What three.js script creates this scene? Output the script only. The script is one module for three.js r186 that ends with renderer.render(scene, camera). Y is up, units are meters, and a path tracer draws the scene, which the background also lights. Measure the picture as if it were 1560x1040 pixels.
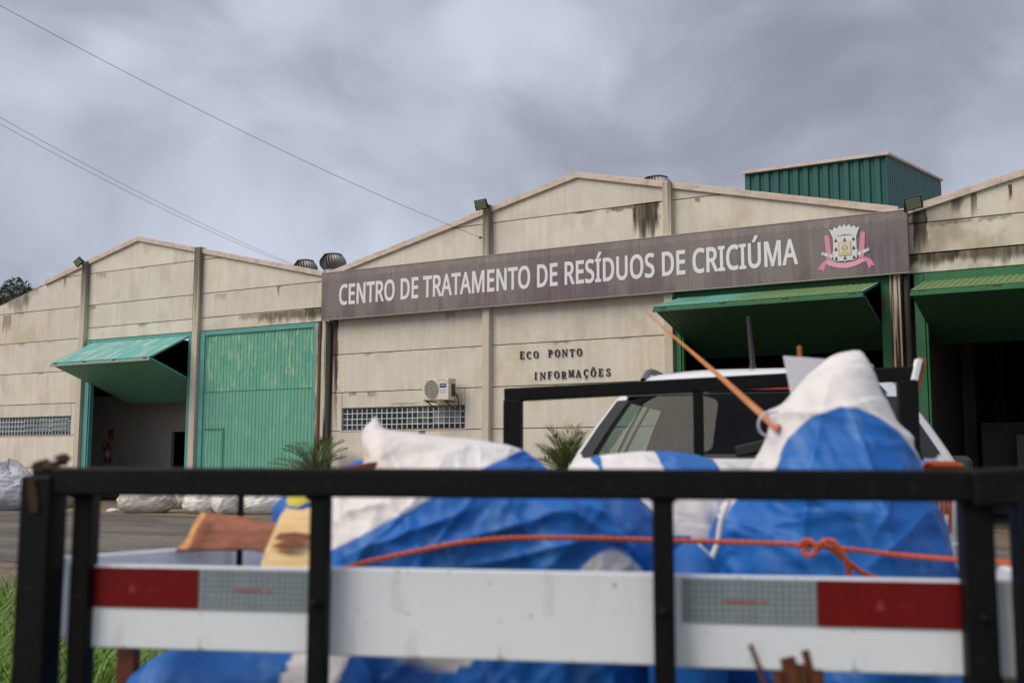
import * as THREE from 'three';
import { mergeGeometries } from 'three/addons/utils/BufferGeometryUtils.js';
import { RoundedBoxGeometry } from 'three/addons/geometries/RoundedBoxGeometry.js';
import { FontLoader } from 'three/addons/loaders/FontLoader.js';
import { TextGeometry } from 'three/addons/geometries/TextGeometry.js';

// ------------------------------------------------------------------ camera, sky, sun, exposure
const scene = new THREE.Scene();
const YAW = 0.52488962, CAMX = 18.4623, CAMZ = 22.1073, CAMY = 1.25, FPX = 1645.434;
const camera = new THREE.PerspectiveCamera(2 * Math.atan(520 / FPX) * 180 / Math.PI, 1560 / 1040, 0.05, 2000);
camera.rotation.order = 'YXZ';
camera.position.set(CAMX, CAMY, CAMZ);
camera.rotation.set(0.11087567, YAW, 0.00218613);
camera.focus = 25; camera.userData.fStop = 3.3;
const renderer = new THREE.WebGLRenderer();
renderer.toneMapping = THREE.LinearToneMapping;
renderer.toneMappingExposure = 1.85;
renderer.shadowMap.enabled = true;

// seeded noise
let seed = 12345;
const rnd = () => { seed = (seed * 1664525 + 1013904223) >>> 0; return seed / 4294967296; };
const rr = (a, b) => a + (b - a) * rnd();
function h3(x, y, z) { let h = Math.imul(x, 374761393) ^ Math.imul(y, 668265263) ^ Math.imul(z, 2147483629 | 0); h = Math.imul(h ^ (h >>> 13), 1274126177); h ^= h >>> 16; return (h >>> 0) / 4294967296; }
const sm = (t) => t * t * (3 - 2 * t);
function vn(x, y) { const i = Math.floor(x), j = Math.floor(y), a = sm(x - i), b = sm(y - j);
  return (h3(i, j, 7) * (1 - a) + h3(i + 1, j, 7) * a) * (1 - b) + (h3(i, j + 1, 7) * (1 - a) + h3(i + 1, j + 1, 7) * a) * b; }
function vn3(x, y, z) { const i = Math.floor(x), j = Math.floor(y), k = Math.floor(z), a = sm(x - i), b = sm(y - j), c = sm(z - k);
  const L = (k_) => (h3(i, j, k_) * (1 - a) + h3(i + 1, j, k_) * a) * (1 - b) + (h3(i, j + 1, k_) * (1 - a) + h3(i + 1, j + 1, k_) * a) * b;
  return L(k) * (1 - c) + L(k + 1) * c; }
function fbm(x, y, o = 4) { let s = 0, a = 0.5, n = 0; for (let k = 0; k < o; k++) { s += a * vn(x + k * 17.3, y - k * 9.1); n += a; a *= 0.5; x *= 2.03; y *= 2.03; } return s / n; }
function fbm3(x, y, z, o = 4) { let s = 0, a = 0.5, n = 0; for (let k = 0; k < o; k++) { s += a * vn3(x + k * 17.3, y - k * 9.1, z + k * 4.7); n += a; a *= 0.5; x *= 2.03; y *= 2.03; z *= 2.03; } return s / n; }
const cl = (x, a = 0, b = 1) => Math.min(b, Math.max(a, x));
const ss = (a, b, x) => sm(cl((x - a) / (b - a)));
const mix = (a, b, t) => a + (b - a) * t;
const mixc = (A, B, t) => [mix(A[0], B[0], t), mix(A[1], B[1], t), mix(A[2], B[2], t)];

// overcast sky: layered broken stratus, drawn on the cloud deck so that it goes on all round
{
  const W = 1536, H = 768, data = new Float32Array(W * H * 4);
  for (let j = 0; j < H; j++) for (let i = 0; i < W; i++) {
    const el = (j + 0.5) / H * Math.PI - Math.PI / 2, az = ((i + 0.5) / W - 0.5) * 2 * Math.PI;
    const dx = Math.cos(el) * Math.cos(az), dz = Math.cos(el) * Math.sin(az), dy = Math.sin(el);
    const big = fbm3(dx * 3.0412 - 17.9083, dy * 4.5618 + 16.5693, dz * 3.0412 + 34.4278, 3);
    const wx = fbm3(dx * 5 + 3.1, dy * 7 + 1.7, dz * 5, 3) - 0.5, wy = fbm3(dx * 5 - 8.1, dy * 7, dz * 5 + 4.4, 3) - 0.5;
    const fine = fbm3(dx * 8.5 + wx * 2.6, dy * 13 + wy * 2.6 + 8.8, dz * 8.5 + wx * 2.6, 6);
    let v = 0.62 * big + 0.38 * fine; v = ss(0.25, 0.72, v);
    let c = mixc([0.148, 0.160, 0.198], [0.338, 0.366, 0.435], v);
    if (dy < 0) c = mixc(c, [0.13, 0.125, 0.115], ss(0, 0.06, -dy));
    const o = (j * W + i) * 4; data[o] = c[0]; data[o + 1] = c[1]; data[o + 2] = c[2]; data[o + 3] = 1;
  }
  const t = new THREE.DataTexture(data, W, H, THREE.RGBAFormat, THREE.FloatType);
  t.mapping = THREE.EquirectangularReflectionMapping; t.magFilter = t.minFilter = THREE.LinearFilter; t.needsUpdate = true;
  scene.background = t; scene.environment = t;
}
const sun = new THREE.DirectionalLight(0xfff3e2, 1.5);
sun.position.set(-16, 38, 30); sun.target.position.set(6, 0, 0);
sun.castShadow = true; sun.shadow.radius = 85; sun.shadow.mapSize.set(2048, 2048);
Object.assign(sun.shadow.camera, { left: -40, right: 40, top: 40, bottom: -40, near: 1, far: 140 });
scene.add(sun, sun.target);

// ------------------------------------------------------------------ helpers
const V = (x, y, z) => new THREE.Vector3(x, y, z);
const used = {};
function numbered(n) { if (!(n in used)) { used[n] = 0; return n; } used[n]++; return n + '_' + String(used[n]).padStart(3, '0'); }
function tag(o, label, category, group, kind) { o.userData.label = label; if (category) o.userData.category = category; if (group) o.userData.group = group; if (kind) o.userData.kind = kind; return o; }
function thing(name, label, category, p = [0, 0, 0], turn = 0, group) { const g = new THREE.Group(); g.name = numbered(name); g.position.set(...p); g.rotation.y = turn; tag(g, label, category, group); scene.add(g); return g; }
function norm(g) { let r = g.index ? g.toNonIndexed() : g; for (const k of Object.keys(r.attributes)) if (!['position', 'normal', 'uv', 'color'].includes(k)) r.deleteAttribute(k); if (!r.attributes.normal) r.computeVertexNormals(); return r; }
function merged(gs) { if (!Array.isArray(gs)) return gs; if (gs.length === 1) return gs[0]; return mergeGeometries(gs.map(norm)); }
function part(name, gs, mat, parent) { const m = new THREE.Mesh(merged(gs), mat); m.name = name; m.castShadow = m.receiveShadow = true; parent.add(m); return m; }
function single(name, gs, mat, label, category, group, kind) { const m = part(numbered(name), gs, mat, scene); tag(m, label, category, group, kind); return m; }
function structure(name, gs, mat, label) { const m = part(numbered(name), gs, mat, scene); m.userData.kind = 'structure'; if (label) m.userData.label = label; return m; }
// uv in metres by the dominant axis of the normal
function uvm(g, s = 1) { const p = g.attributes.position, n = g.attributes.normal, uv = new Float32Array(p.count * 2);
  for (let i = 0; i < p.count; i++) { const ax = Math.abs(n.getX(i)), ay = Math.abs(n.getY(i)), az = Math.abs(n.getZ(i)); const x = p.getX(i), y = p.getY(i), z = p.getZ(i);
    const [u, v] = az >= ax && az >= ay ? [x, y] : ax >= ay ? [z, y] : [x, z]; uv[i * 2] = u * s; uv[i * 2 + 1] = v * s; }
  g.setAttribute('uv', new THREE.BufferAttribute(uv, 2)); return g; }
function box(x0, x1, y0, y1, z0, z1) { const g = new THREE.BoxGeometry(x1 - x0, y1 - y0, z1 - z0); g.translate((x0 + x1) / 2, (y0 + y1) / 2, (z0 + z1) / 2); return uvm(norm(g)); }
function rbox(x0, x1, y0, y1, z0, z1, r = 0.01, s = 2) { const g = new RoundedBoxGeometry(x1 - x0, y1 - y0, z1 - z0, s, r); g.translate((x0 + x1) / 2, (y0 + y1) / 2, (z0 + z1) / 2); return uvm(norm(g)); }
// square bar between two points
function bar(a, b, w, h, r = 0.006, up = V(0, 1, 0)) { const d = b.clone().sub(a), L = d.length(); const g = new RoundedBoxGeometry(w, h, L, 2, Math.min(r, w / 2.1, h / 2.1)); uvm(norm(g));
  const z = d.normalize(), x = up.clone().cross(z).normalize(); if (x.lengthSq() < 1e-6) x.set(1, 0, 0); const y = z.clone().cross(x).normalize();
  const gg = norm(g); gg.applyMatrix4(new THREE.Matrix4().makeBasis(x, y, z).setPosition(a.clone().add(b).multiplyScalar(0.5))); return gg; }
function tube(pts, r, seg = 60, rs = 8, closed = false) { return norm(new THREE.TubeGeometry(new THREE.CatmullRomCurve3(pts, closed), seg, r, rs, closed)); }
function cyl(r0, r1, h, x, y, z, s = 24, open = false) { const g = new THREE.CylinderGeometry(r0, r1, h, s, 1, open); g.translate(x, y, z); return norm(g); }
function tex(w, h, fn, o = {}) { const d = new Uint8Array(w * h * 4); for (let j = 0; j < h; j++) for (let i = 0; i < w; i++) { const c = fn((i + 0.5) / w, (j + 0.5) / h, i, j), k = (j * w + i) * 4; d[k] = cl(c[0], 0, 255); d[k + 1] = cl(c[1], 0, 255); d[k + 2] = cl(c[2], 0, 255); d[k + 3] = 255; }
  const t = new THREE.DataTexture(d, w, h); if (!o.data) t.colorSpace = THREE.SRGBColorSpace; t.magFilter = THREE.LinearFilter; t.minFilter = THREE.LinearMipmapLinearFilter; t.generateMipmaps = true; t.wrapS = t.wrapT = o.clamp ? THREE.ClampToEdgeWrapping : THREE.RepeatWrapping; if (o.repeat) t.repeat.set(...o.repeat); t.anisotropy = 8; t.needsUpdate = true; return t; }
const std = (o) => new THREE.MeshStandardMaterial({ roughness: 0.85, side: THREE.DoubleSide, ...o });
const phys = (o) => new THREE.MeshPhysicalMaterial({ side: THREE.DoubleSide, ...o });
// noise textures that tile
function pn(x, y, per) { const i = Math.floor(x), j = Math.floor(y), a = sm(x - i), b = sm(y - j), m = (v) => ((v % per) + per) % per;
  return (h3(m(i), m(j), per) * (1 - a) + h3(m(i + 1), m(j), per) * a) * (1 - b) + (h3(m(i), m(j + 1), per) * (1 - a) + h3(m(i + 1), m(j + 1), per) * a) * b; }
function pf(u, v, per, o = 4) { let s = 0, a = 0.5, n = 0; for (let k = 0; k < o; k++) { s += a * pn(u * per, v * per, per); n += a; a *= 0.5; per *= 2; } return s / n; }

const concreteBump = tex(512, 512, (u, v) => { const n = 255 * (0.5 * pf(u, v, 8, 5) + 0.5 * pn(u * 200, v * 200, 200)); return [n, n, n]; }, { data: true, repeat: [6, 4] });

// ------------------------------------------------------------------ ground, road
{
  const gt = tex(1024, 1024, (u, v) => { const n = pf(u, v, 6, 6), m = pf(u + 0.37, v + 0.11, 24, 4), f = pn(u * 300, v * 300, 300);
    return mixc(mixc([118, 104, 84], [84, 82, 52], ss(0.45, 0.6, n)), [142, 130, 110], 0.35 * ss(0.5, 0.7, m)).map((c) => c * (0.82 + 0.36 * f)); }, { repeat: [0.1, 0.1] });
  const gb = tex(512, 512, (u, v) => { const n = 255 * pf(u, v, 16, 5); return [n, n, n]; }, { data: true, repeat: [0.5, 0.5] });
  const g = new THREE.PlaneGeometry(900, 900, 1, 1).rotateX(-Math.PI / 2); g.translate(0, -0.012, 0);
  structure('ground', uvm(norm(g)), std({ map: gt, bumpMap: gb, bumpScale: 0.03, roughness: 1 }), 'bare earth and thin grass around the halls');
  const at_ = tex(1024, 1024, (u, v) => { const n = pf(u, v, 4, 5), s = pf(u * 1, v, 32, 3), f = pn(u * 420, v * 420, 420), tyre = pf(u * 0.25, v, 16, 3);
    return mixc([112, 106, 98], [84, 80, 76], ss(0.35, 0.65, 0.6 * n + 0.4 * tyre)).map((c, i) => c * (0.78 + 0.32 * f) + [16, 10, 2][i] * ss(0.5, 0.75, s)); }, { repeat: [0.125, 0.125] });
  const ab = tex(512, 512, (u, v) => { const n = 255 * (0.5 * pn(u * 160, v * 160, 160) + 0.5 * pf(u, v, 8, 4)); return [n, n, n]; }, { data: true, repeat: [0.6, 0.6] });
  const roadMat = std({ map: at_, bumpMap: ab, bumpScale: 0.012, roughness: 0.92 });
  const strip = (x0, x1, fz0, fz1, y, n = 160) => { const pos = [], idx = []; for (let i = 0; i <= n; i++) { const x = mix(x0, x1, i / n); pos.push(x, y, fz0(x), x, y, fz1(x)); if (i < n) { const a = i * 2; idx.push(a, a + 1, a + 2, a + 1, a + 3, a + 2); } }
    const q = new THREE.BufferGeometry(); q.setAttribute('position', new THREE.Float32BufferAttribute(pos, 3)); q.setIndex(idx); q.computeVertexNormals(); return uvm(norm(q)); };
  const edge = (x) => 13.6 + 0.35 * (fbm(x * 0.7, 3.3, 4) - 0.5) * 2;
  structure('road', strip(-120, 120, () => 4.6, edge, 0.006, 600), roadMat, 'worn grey asphalt yard road in front of the halls');
  const gr = tex(512, 512, (u, v) => { const n = pf(u, v, 8, 4), f = pn(u * 110, v * 110, 110), b = pn(u * 60, v * 60, 60); return mixc([104, 90, 72], [150, 138, 120], n).map((c) => c * (0.55 + 0.5 * f + 0.25 * b)); }, { repeat: [0.6, 0.6] });
  structure('gravel_verge', strip(-120, 120, (x) => edge(x) - 0.15, (x) => 15.9 + 0.8 * fbm(x * 0.9, 8.1, 4), 0.0, 600), std({ map: gr, bumpMap: ab, bumpScale: 0.04, roughness: 1 }), 'strip of loose gravel and earth between road and grass');
  const ap = tex(1024, 512, (u, v) => { const n = pf(u, v, 8, 5), s = pf(u, v * 0.5, 32, 3); return mixc([112, 94, 74], [128, 114, 94], n).map((c) => c * (0.85 + 0.3 * s)); }, { repeat: [0.1, 0.2] });
  structure('pavement', box(-60, 60, -0.1, 0.03, 0.16, 4.6), std({ map: ap, bumpMap: concreteBump, bumpScale: 0.006, roughness: 0.95 }), 'brown dirty concrete apron along the foot of the halls');
}

// ------------------------------------------------------------------ halls
const SLOPE = 0.235, APEX = 7.86, PT = 0.12;
// dirt stains seen on the panels: [x, y top, width, length, strength]
const stains = [
  [-13.1, 6.62, 0.9, 0.75, 0.7], [-12.6, 6.75, 0.35, 0.8, 0.9], [-13.5, 5.98, 0.5, 0.7, 0.6], [-12.2, 6.9, 0.5, 0.7, 0.4],
  [-1.4, 5.30, 2.2, 0.34, 0.9], [-0.5, 5.32, 0.75, 0.42, 1.2], [-2.6, 5.3, 1.2, 0.18, 0.5], [-1.75, 6.0, 0.1, 0.4, 0.6], [-3.9, 5.98, 0.5, 0.25, 0.3],
  [-10.7, 7.0, 0.12, 0.5, 0.6], [-9.0, 7.0, 0.5, 0.2, 0.4], [-9.3, 6.0, 0.3, 0.15, 0.5],
  [9.14, 7.02, 0.66, 1.1, 1.45], [8.5, 7.02, 0.7, 0.12, 0.8], [7.6, 7.02, 0.5, 0.06, 0.8], [10.35, 7.0, 0.12, 0.18, 0.7],
  [0.22, 4.95, 0.34, 3.6, 1.3], [0.9, 3.02, 0.25, 0.12, 0.7], [1.5, 3.02, 0.3, 0.18, 0.5], [3.9, 4.9, 0.3, 0.2, 0.4], [2.6, 2.72, 0.9, 0.1, 0.4], [3.1, 2.02, 0.2, 0.16, 1.0],
  [15.65, 6.45, 0.28, 0.55, 0.9], [15.95, 6.5, 0.12, 0.65, 0.9], [16.6, 6.5, 0.07, 0.35, 1.2], [14.95, 6.3, 0.30, 1.3, 1.4], [15.5, 5.93, 0.9, 0.15, 0.7], [16.3, 5.93, 0.6, 0.12, 0.6],
  [15.6, 5.33, 2.6, 0.36, 1.25], [17.2, 5.33, 2.2, 0.36, 1.2], [18.6, 5.33, 1.6, 0.36, 1.2], [15.05, 5.33, 0.35, 0.4, 1.5], [17.6, 6.6, 0.4, 0.6, 0.8], [18.4, 6.8, 0.5, 0.6, 0.6],
];
const jointsOpen = [1.025, 2.025, 3.025, 4.025, 5.025, 6.025, 7.025], jointsDoor = [4.94, 5.32, 6.025, 7.025], jointsRight = [4.94, 5.32, 5.94, 7.0];
function concrete(x, y, joints, old) {
  let row = 0; while (row < joints.length && y > joints[row]) row++;
  const top = joints[row] ?? 9, tone = (h3(row, Math.floor((x + 14.6) / 4.9), 5) - 0.5) * 11;
  let c = [213, 207, 193].map((v) => v + tone);
  const n = fbm(x * 0.55 + 3, y * 0.7 + row * 3.1, 5), st = fbm(x * 11, y * 0.55 + row * 9.7, 4), fi = fbm(x * 22, y * 22, 3), ye = fbm(x * 0.9 + 31, y * 1.1 + row * 5, 4);
  c = mixc(c, [206, 200, 190], ss(0.45, 0.65, n) * 0.7); c = mixc(c, [206, 193, 166], ss(0.52, 0.74, ye) * 0.42);
  const k = (st - 0.5) * 16 + (fi - 0.5) * 12 + (fbm(x * 2.5, y * 2.5, 3) - 0.5) * 10; c = c.map((v) => v + k);
  const mo = ss(0.56, 0.74, fbm(x * 1.6 + 77, y * 1.0 + row, 5)); c = mixc(c, [164, 152, 128], mo * 0.22);
  // drips that start at the joint above each panel
  const dt = top - y, dl = 0.02 + 0.16 * Math.pow(vn(x * 5.3 + row * 11, row), 3), on = ss(0.55, 0.8, fbm(x * 1.4 + row * 7.7, 2.5, 3));
  if (dt < 0.3) c = mixc(c, [112, 98, 74], on * ss(dl, dl * 0.2, dt) * 0.6);
  let d = old ? 0.26 * ss(0.45, 0.7, fbm(x * 1.7, y * 1.3, 5)) : 0;
  for (const [sx, sy, w, l, s] of stains) { const dx = Math.abs(x - sx) / (w / 2), dy = (sy - y) / l; if (dx > 1.15 || dy < -0.02 || dy > 1.25) continue;
    const len = 0.25 + 0.95 * fbm(x * 9 + sx * 3, sy, 3), side = 1 - ss(0.72, 1.1, dx + (fbm(y * 6, x * 14, 3) - 0.5) * 0.5);
    d = Math.max(d, s * side * ss(len * 1.25, len * 0.45, dy) * (0.35 + 0.8 * fbm(x * 13, y * 1.6, 4))); }
  c = mixc(c, [64, 56, 44], cl(d * 0.85)); return c;
}
function hallMap(x0, door, jd, old) { return tex(1536, 832, (u, v) => { const x = x0 + u * 15, y = v * 8.2; return concrete(x, y, door(x) ? jd : jointsOpen, old); }, { clamp: true }); }
const hallUv = (g, x0) => { const p = g.attributes.position, uv = g.attributes.uv; for (let i = 0; i < p.count; i++) uv.setXY(i, (p.getX(i) - x0) / 15, p.getY(i) / 8.2); return g; };
function clip(poly, f) { const o = []; for (let i = 0; i < poly.length; i++) { const a = poly[i], b = poly[(i + 1) % poly.length], fa = f(a), fb = f(b); if (fa >= 0) o.push(a); if ((fa >= 0) !== (fb >= 0)) { const t = fa / (fa - fb); o.push([mix(a[0], b[0], t), mix(a[1], b[1], t)]); } } return o; }
function panelGeo(x0, x1, y0, y1, roof, z1 = 0, thick = PT, bevel = 0.009) {
  let p = [[x0, y0], [x1, y0], [x1, y1], [x0, y1]]; if (roof) { p = clip(p, ([x, y]) => roof.y + SLOPE * (x - roof.x) - y); if (p.length > 2) p = clip(p, ([x, y]) => roof.y - SLOPE * (x - roof.x) - y); }
  if (p.length < 3) return null; const area = Math.abs(p.reduce((s, a, i) => { const b = p[(i + 1) % p.length]; return s + a[0] * b[1] - b[0] * a[1]; }, 0)) / 2; if (area < 0.02) return null;
  const s = new THREE.Shape(p.map(([x, y]) => new THREE.Vector2(x, y)));
  const g = new THREE.ExtrudeGeometry(s, { depth: thick - bevel * 2, bevelEnabled: bevel > 0, bevelThickness: bevel, bevelSize: bevel, bevelOffset: -bevel, bevelSegments: 1, steps: 1 }); g.translate(0, 0, z1 - thick + bevel); return norm(g); }
const coreMat = std({ color: new THREE.Color().setRGB(0.42, 0.38, 0.32), roughness: 1 }), ironMat = std({ color: new THREE.Color().setRGB(0.05, 0.045, 0.04), roughness: 0.8 });
const flashMat = std({ map: tex(512, 64, (u, v) => { const n = pf(u, v, 16, 4), s = pn(u * 90, v * 8, 90); return mixc([208, 193, 180], [188, 172, 158], ss(0.35, 0.75, 0.8 * n + 0.2 * s)); }, { repeat: [0.3, 1] }), roughness: 0.75 });
const roofMat = std({ map: tex(256, 256, (u, v) => { const n = pf(u, v, 16, 4); return mixc([150, 140, 130], [110, 104, 98], n); }, { repeat: [0.3, 0.3] }), roughness: 0.95 });
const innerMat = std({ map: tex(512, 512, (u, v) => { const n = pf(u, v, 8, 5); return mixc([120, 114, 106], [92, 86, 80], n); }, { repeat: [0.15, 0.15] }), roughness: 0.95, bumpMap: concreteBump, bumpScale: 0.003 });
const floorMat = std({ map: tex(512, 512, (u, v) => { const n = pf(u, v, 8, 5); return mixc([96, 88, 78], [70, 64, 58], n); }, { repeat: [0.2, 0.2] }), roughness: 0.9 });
const columnMap = (k) => tex(64, 1024, (u, v) => { const x = k * 5.3 + u * 0.4, y = v * 7.7, n = fbm(x * 16, y * 0.8, 4), f = fbm(x * 30, y * 30, 3), lo = [0.78, 0.76, 0.99, 0.80, 0.97, 1.1][k], edge = lo + (fbm(x * 20, 4.4 + k, 3) - 0.5) * 0.5;
  let c = mixc([206, 197, 182], [188, 178, 160], n).map((q) => q + (f - 0.5) * 24);
  let d = ss(edge - 0.12, edge + 0.16, v) * (0.55 + 0.7 * fbm(x * 22, y * 0.6 + 3, 4)); if (k === 2 || k === 5) d = Math.max(d, 1.0 * ss(0.55, 0.68, fbm(x * 20 + 5, y * 0.35, 4)));
  return mixc(c, k === 5 || k === 2 ? [70, 52, 38] : [98, 93, 82], cl(d)); }, { clamp: true });
function column(hall, k, xa, xb, top, z1 = 0.15) { const g = rbox(xa, xb, -0.05, top, -0.1, z1, 0.012); const p = g.attributes.position, uv = g.attributes.uv; for (let i = 0; i < p.count; i++) uv.setXY(i, cl((p.getX(i) - xa + p.getZ(i)) / 0.4), cl(p.getY(i) / 7.7));
  part('column', g, std({ map: columnMap(k), bumpMap: concreteBump, bumpScale: 0.002, roughness: 0.92 }), hall); }
function makeHall(name, label, x0, x1, apexX, bays, map, flashFrom) {
  const hall = thing(name, label, 'hall', [apexX, 0, 0]); const G = new THREE.Group(); // parts are laid out in world metres, then moved under the hall
  const add = (n, gs, m, parent) => part(n, gs, m, parent ?? hall);
  hall.userData.shift = apexX; const roof = { x: apexX, y: APEX };
  const pm = std({ map, bumpMap: concreteBump, bumpScale: 0.003, roughness: 0.92 });
  const gap = 0.009;
  for (const b of bays) {
    const rows = [b.y0 ?? 0, ...b.joints.filter((j) => j > (b.y0 ?? 0) + 0.05), 9];
    for (let r = 0; r < rows.length - 1; r++) {
      const cut = (b.win && rows[r] < b.win[2] + 0.02 && rows[r + 1] > b.win[3] - 0.02);
      const spans = cut ? [[b.x0, b.win[0], rows[r], rows[r + 1]], [b.win[1], b.x1, rows[r], rows[r + 1]], [b.win[0], b.win[1], b.win[3], rows[r + 1]]] : [[b.x0, b.x1, rows[r], rows[r + 1]]];
      spans.forEach(([a, c, y0, y1], i) => { const g = panelGeo(a + (i === 1 && cut ? 0 : gap), c - (i === 0 && cut ? 0 : gap), y0 + (i === 2 ? 0 : gap), y1 - gap, { x: apexX, y: APEX - 0.01 }); if (g) add('wall_panel', hallUv(g, x0), pm); });
    }
    // dark wall core behind the joints, with the openings left free
    const cores = b.win ? [[b.x0, b.win[0] - 0.03, 0, 9], [b.win[1] + 0.03, b.x1, 0, 9], [b.win[0] - 0.03, b.win[1] + 0.03, b.win[3] + 0.03, 9], [b.win[0] - 0.03, b.win[1] + 0.03, 0, b.win[2] - 0.03]] : [[b.x0, b.x1, b.y0 ?? 0, 9]];
    for (const [a, c, y0, y1] of cores) { const g = panelGeo(a - 0.06, c + 0.06, y0 + 0.05 * (b.y0 ? 1 : 0), y1, { x: apexX, y: APEX - 0.06 }, -PT - 0.004, 0.08, 0); if (g) add('wall_core', uvm(g), coreMat); }
  }
  // roof slabs and the light flashing that caps the gable
  const half = [apexX - x0, x1 - apexX];
  for (const s of [-1, 1]) {
    const L = half[s < 0 ? 0 : 1], y1 = APEX - SLOPE * L;
    const sh = new THREE.Shape([[0, 0], [s * L, -SLOPE * L], [s * L, -SLOPE * L - 0.06], [0, -0.06]].map(([a, c]) => new THREE.Vector2(a, c)));
    const g = new THREE.ExtrudeGeometry(sh, { depth: 30, bevelEnabled: false }); g.translate(apexX, APEX + 0.06, -30.06); add('roof', uvm(norm(g)), roofMat);
    const f0 = s < 0 && flashFrom ? Math.min(L, apexX - flashFrom) : L; const n = 4;
    for (let i = 0; i < n; i++) { const a = s * f0 * i / n, b2 = s * f0 * (i + 1) / n, w = i % 2 ? 0.002 : 0;
      const q = new THREE.Shape([[a, -SLOPE * Math.abs(a) + 0.125 + w], [b2, -SLOPE * Math.abs(b2) + 0.125 + w], [b2, -SLOPE * Math.abs(b2) - 0.02], [a, -SLOPE * Math.abs(a) - 0.02]].map(([e, c]) => new THREE.Vector2(e, c)));
      const fg = new THREE.ExtrudeGeometry(q, { depth: 0.30, bevelEnabled: true, bevelSize: 0.006, bevelThickness: 0.006, bevelOffset: -0.006, bevelSegments: 1 }); fg.translate(apexX, APEX, -0.24 + w); add('roof_flashing', uvm(norm(fg)), flashMat); }
  }
  add('floor', box(x0 + 0.1, x1 - 0.1, -0.05, 0.045, -30, 0.14), floorMat);
  add('back_wall', panelGeo(x0, x1, 0, 9, { x: apexX, y: APEX }, -29.9, 0.2, 0), innerMat);
  for (const x of [x0, x1]) add('side_wall', box(x - 0.06, x + 0.06 - 0.004, 0, APEX - SLOPE * 7.2 - 0.1, -29.9, -0.24), innerMat);
  for (const z of [-7, -14, -21]) { add('inner_column', box(x0 + 0.1, x0 + 0.4, 0.045, 6.1, z - 0.15, z + 0.15), innerMat); add('inner_column', box(x1 - 0.4, x1 - 0.1, 0.045, 6.1, z - 0.15, z + 0.15), innerMat); }
  return { hall, add };
}
function finish(h) { const s = h.userData.shift; delete h.userData.shift; for (const c of h.children) c.position.x -= s; }

const LH = makeHall('industrial_hall', 'cream panel hall on the left with open and closed teal folding doors', -14.55, -0.12, -7.36, [
  { x0: -14.5, x1: -9.62, joints: jointsOpen, win: [-14.1, -10.1, 2.04, 2.63] }, { x0: -9.62, x1: -4.75, joints: jointsDoor, y0: 4.94 }, { x0: -4.75, x1: -0.12, joints: jointsDoor, y0: 4.94 }],
  hallMap(-14.55, (x) => x > -9.62, jointsDoor, 0), -11.6);
const MH = makeHall('industrial_hall', 'middle cream panel hall carrying the long brown sign', -0.1, 14.56, 7.42, [
  { x0: -0.06, x1: 5.0, joints: jointsOpen, win: [0.54, 4.34, 2.04, 2.62] }, { x0: 5.0, x1: 9.69, joints: jointsOpen }, { x0: 9.69, x1: 14.52, joints: jointsDoor, y0: 4.94 }],
  hallMap(-0.1, (x) => x > 9.69, jointsDoor, 0));
const RH = makeHall('industrial_hall', 'heavily stained hall at the right edge of the picture', 14.60, 29.3, 22.0, [
  { x0: 14.66, x1: 19.45, joints: jointsRight, y0: 4.94 }, { x0: 19.45, x1: 24.3, joints: jointsOpen }, { x0: 24.3, x1: 29.2, joints: jointsOpen }],
  hallMap(14.6, (x) => x < 19.45, jointsRight, 1));
column(LH.hall, 0, -9.74, -9.52, 7.40); column(LH.hall, 1, -4.86, -4.64, 7.38);
column(MH.hall, 3, 4.91, 5.11, 7.46); column(MH.hall, 4, 9.59, 9.79, 7.43); column(MH.hall, 2, -0.10, 0.06, 4.93, 0.12);
column(MH.hall, 5, 14.36, 14.56, 6.2); column(RH.hall, 5, 19.35, 19.55, 7.2);

// rain pipes beside the column between the two halls, and the dark gutter pipe beside the sign
const pipeMat = std({ map: tex(64, 512, (u, v) => { const n = fbm(u * 9, v * 14, 4), s = fbm(u * 14 + 4, v * 3, 4); return mixc([196, 184, 164], [86, 58, 38], ss(0.42, 0.6, 0.5 * n + 0.5 * s)); }), roughness: 0.7 });
const blackPipe = std({ color: new THREE.Color().setRGB(0.035, 0.028, 0.022), roughness: 0.8 });
LH.add('rain_pipe', cyl(0.05, 0.05, 4.9, -0.235, 2.45, 0.08), pipeMat); LH.add('rain_pipe', cyl(0.045, 0.045, 4.9, -0.13, 2.45, 0.12), std({ color: new THREE.Color().setRGB(0.12, 0.075, 0.045), roughness: 0.85 }));
RH.add('rain_pipe', cyl(0.06, 0.06, 6.1, 14.68, 3.05, 0.1), blackPipe); MH.add('rain_pipe', cyl(0.04, 0.04, 4.9, 0.16, 2.45, 0.06), blackPipe);

// ---- folding doors
const tealMap = tex(512, 512, (u, v) => { const n = pf(u, v, 6, 4), st = 0.6 * pf(u * 1, v * 0.12, 64, 3) + 0.4 * pf(u, v * 0.3, 24, 3); let c = mixc([108, 176, 148], [94, 162, 136], n); c = mixc(c, [84, 154, 132], ss(0.5, 0.7, pf(u + 0.3, v * 0.4, 16, 3)) * 0.6); return mixc(c, [190, 194, 164], ss(0.52, 0.70, st) * 0.55); }, { repeat: [0.33, 0.5] });
const tealPlain = tex(512, 512, (u, v) => { const n = pf(u, v, 6, 4), st = pf(u, v * 0.15, 64, 3); let c = mixc([106, 172, 148], [94, 158, 136], n); return mixc(c, [134, 188, 162], ss(0.55, 0.75, st) * 0.4); }, { repeat: [0.33, 0.33] });
const tealTop = tex(512, 512, (u, v) => { const n = pf(u, v, 6, 4), st = pf(u * 1, v * 0.25, 32, 4); return mixc(mixc([120, 186, 178], [104, 172, 164], n), [190, 198, 188], ss(0.46, 0.66, st) * 0.75); }, { repeat: [0.3, 0.3] });
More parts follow.
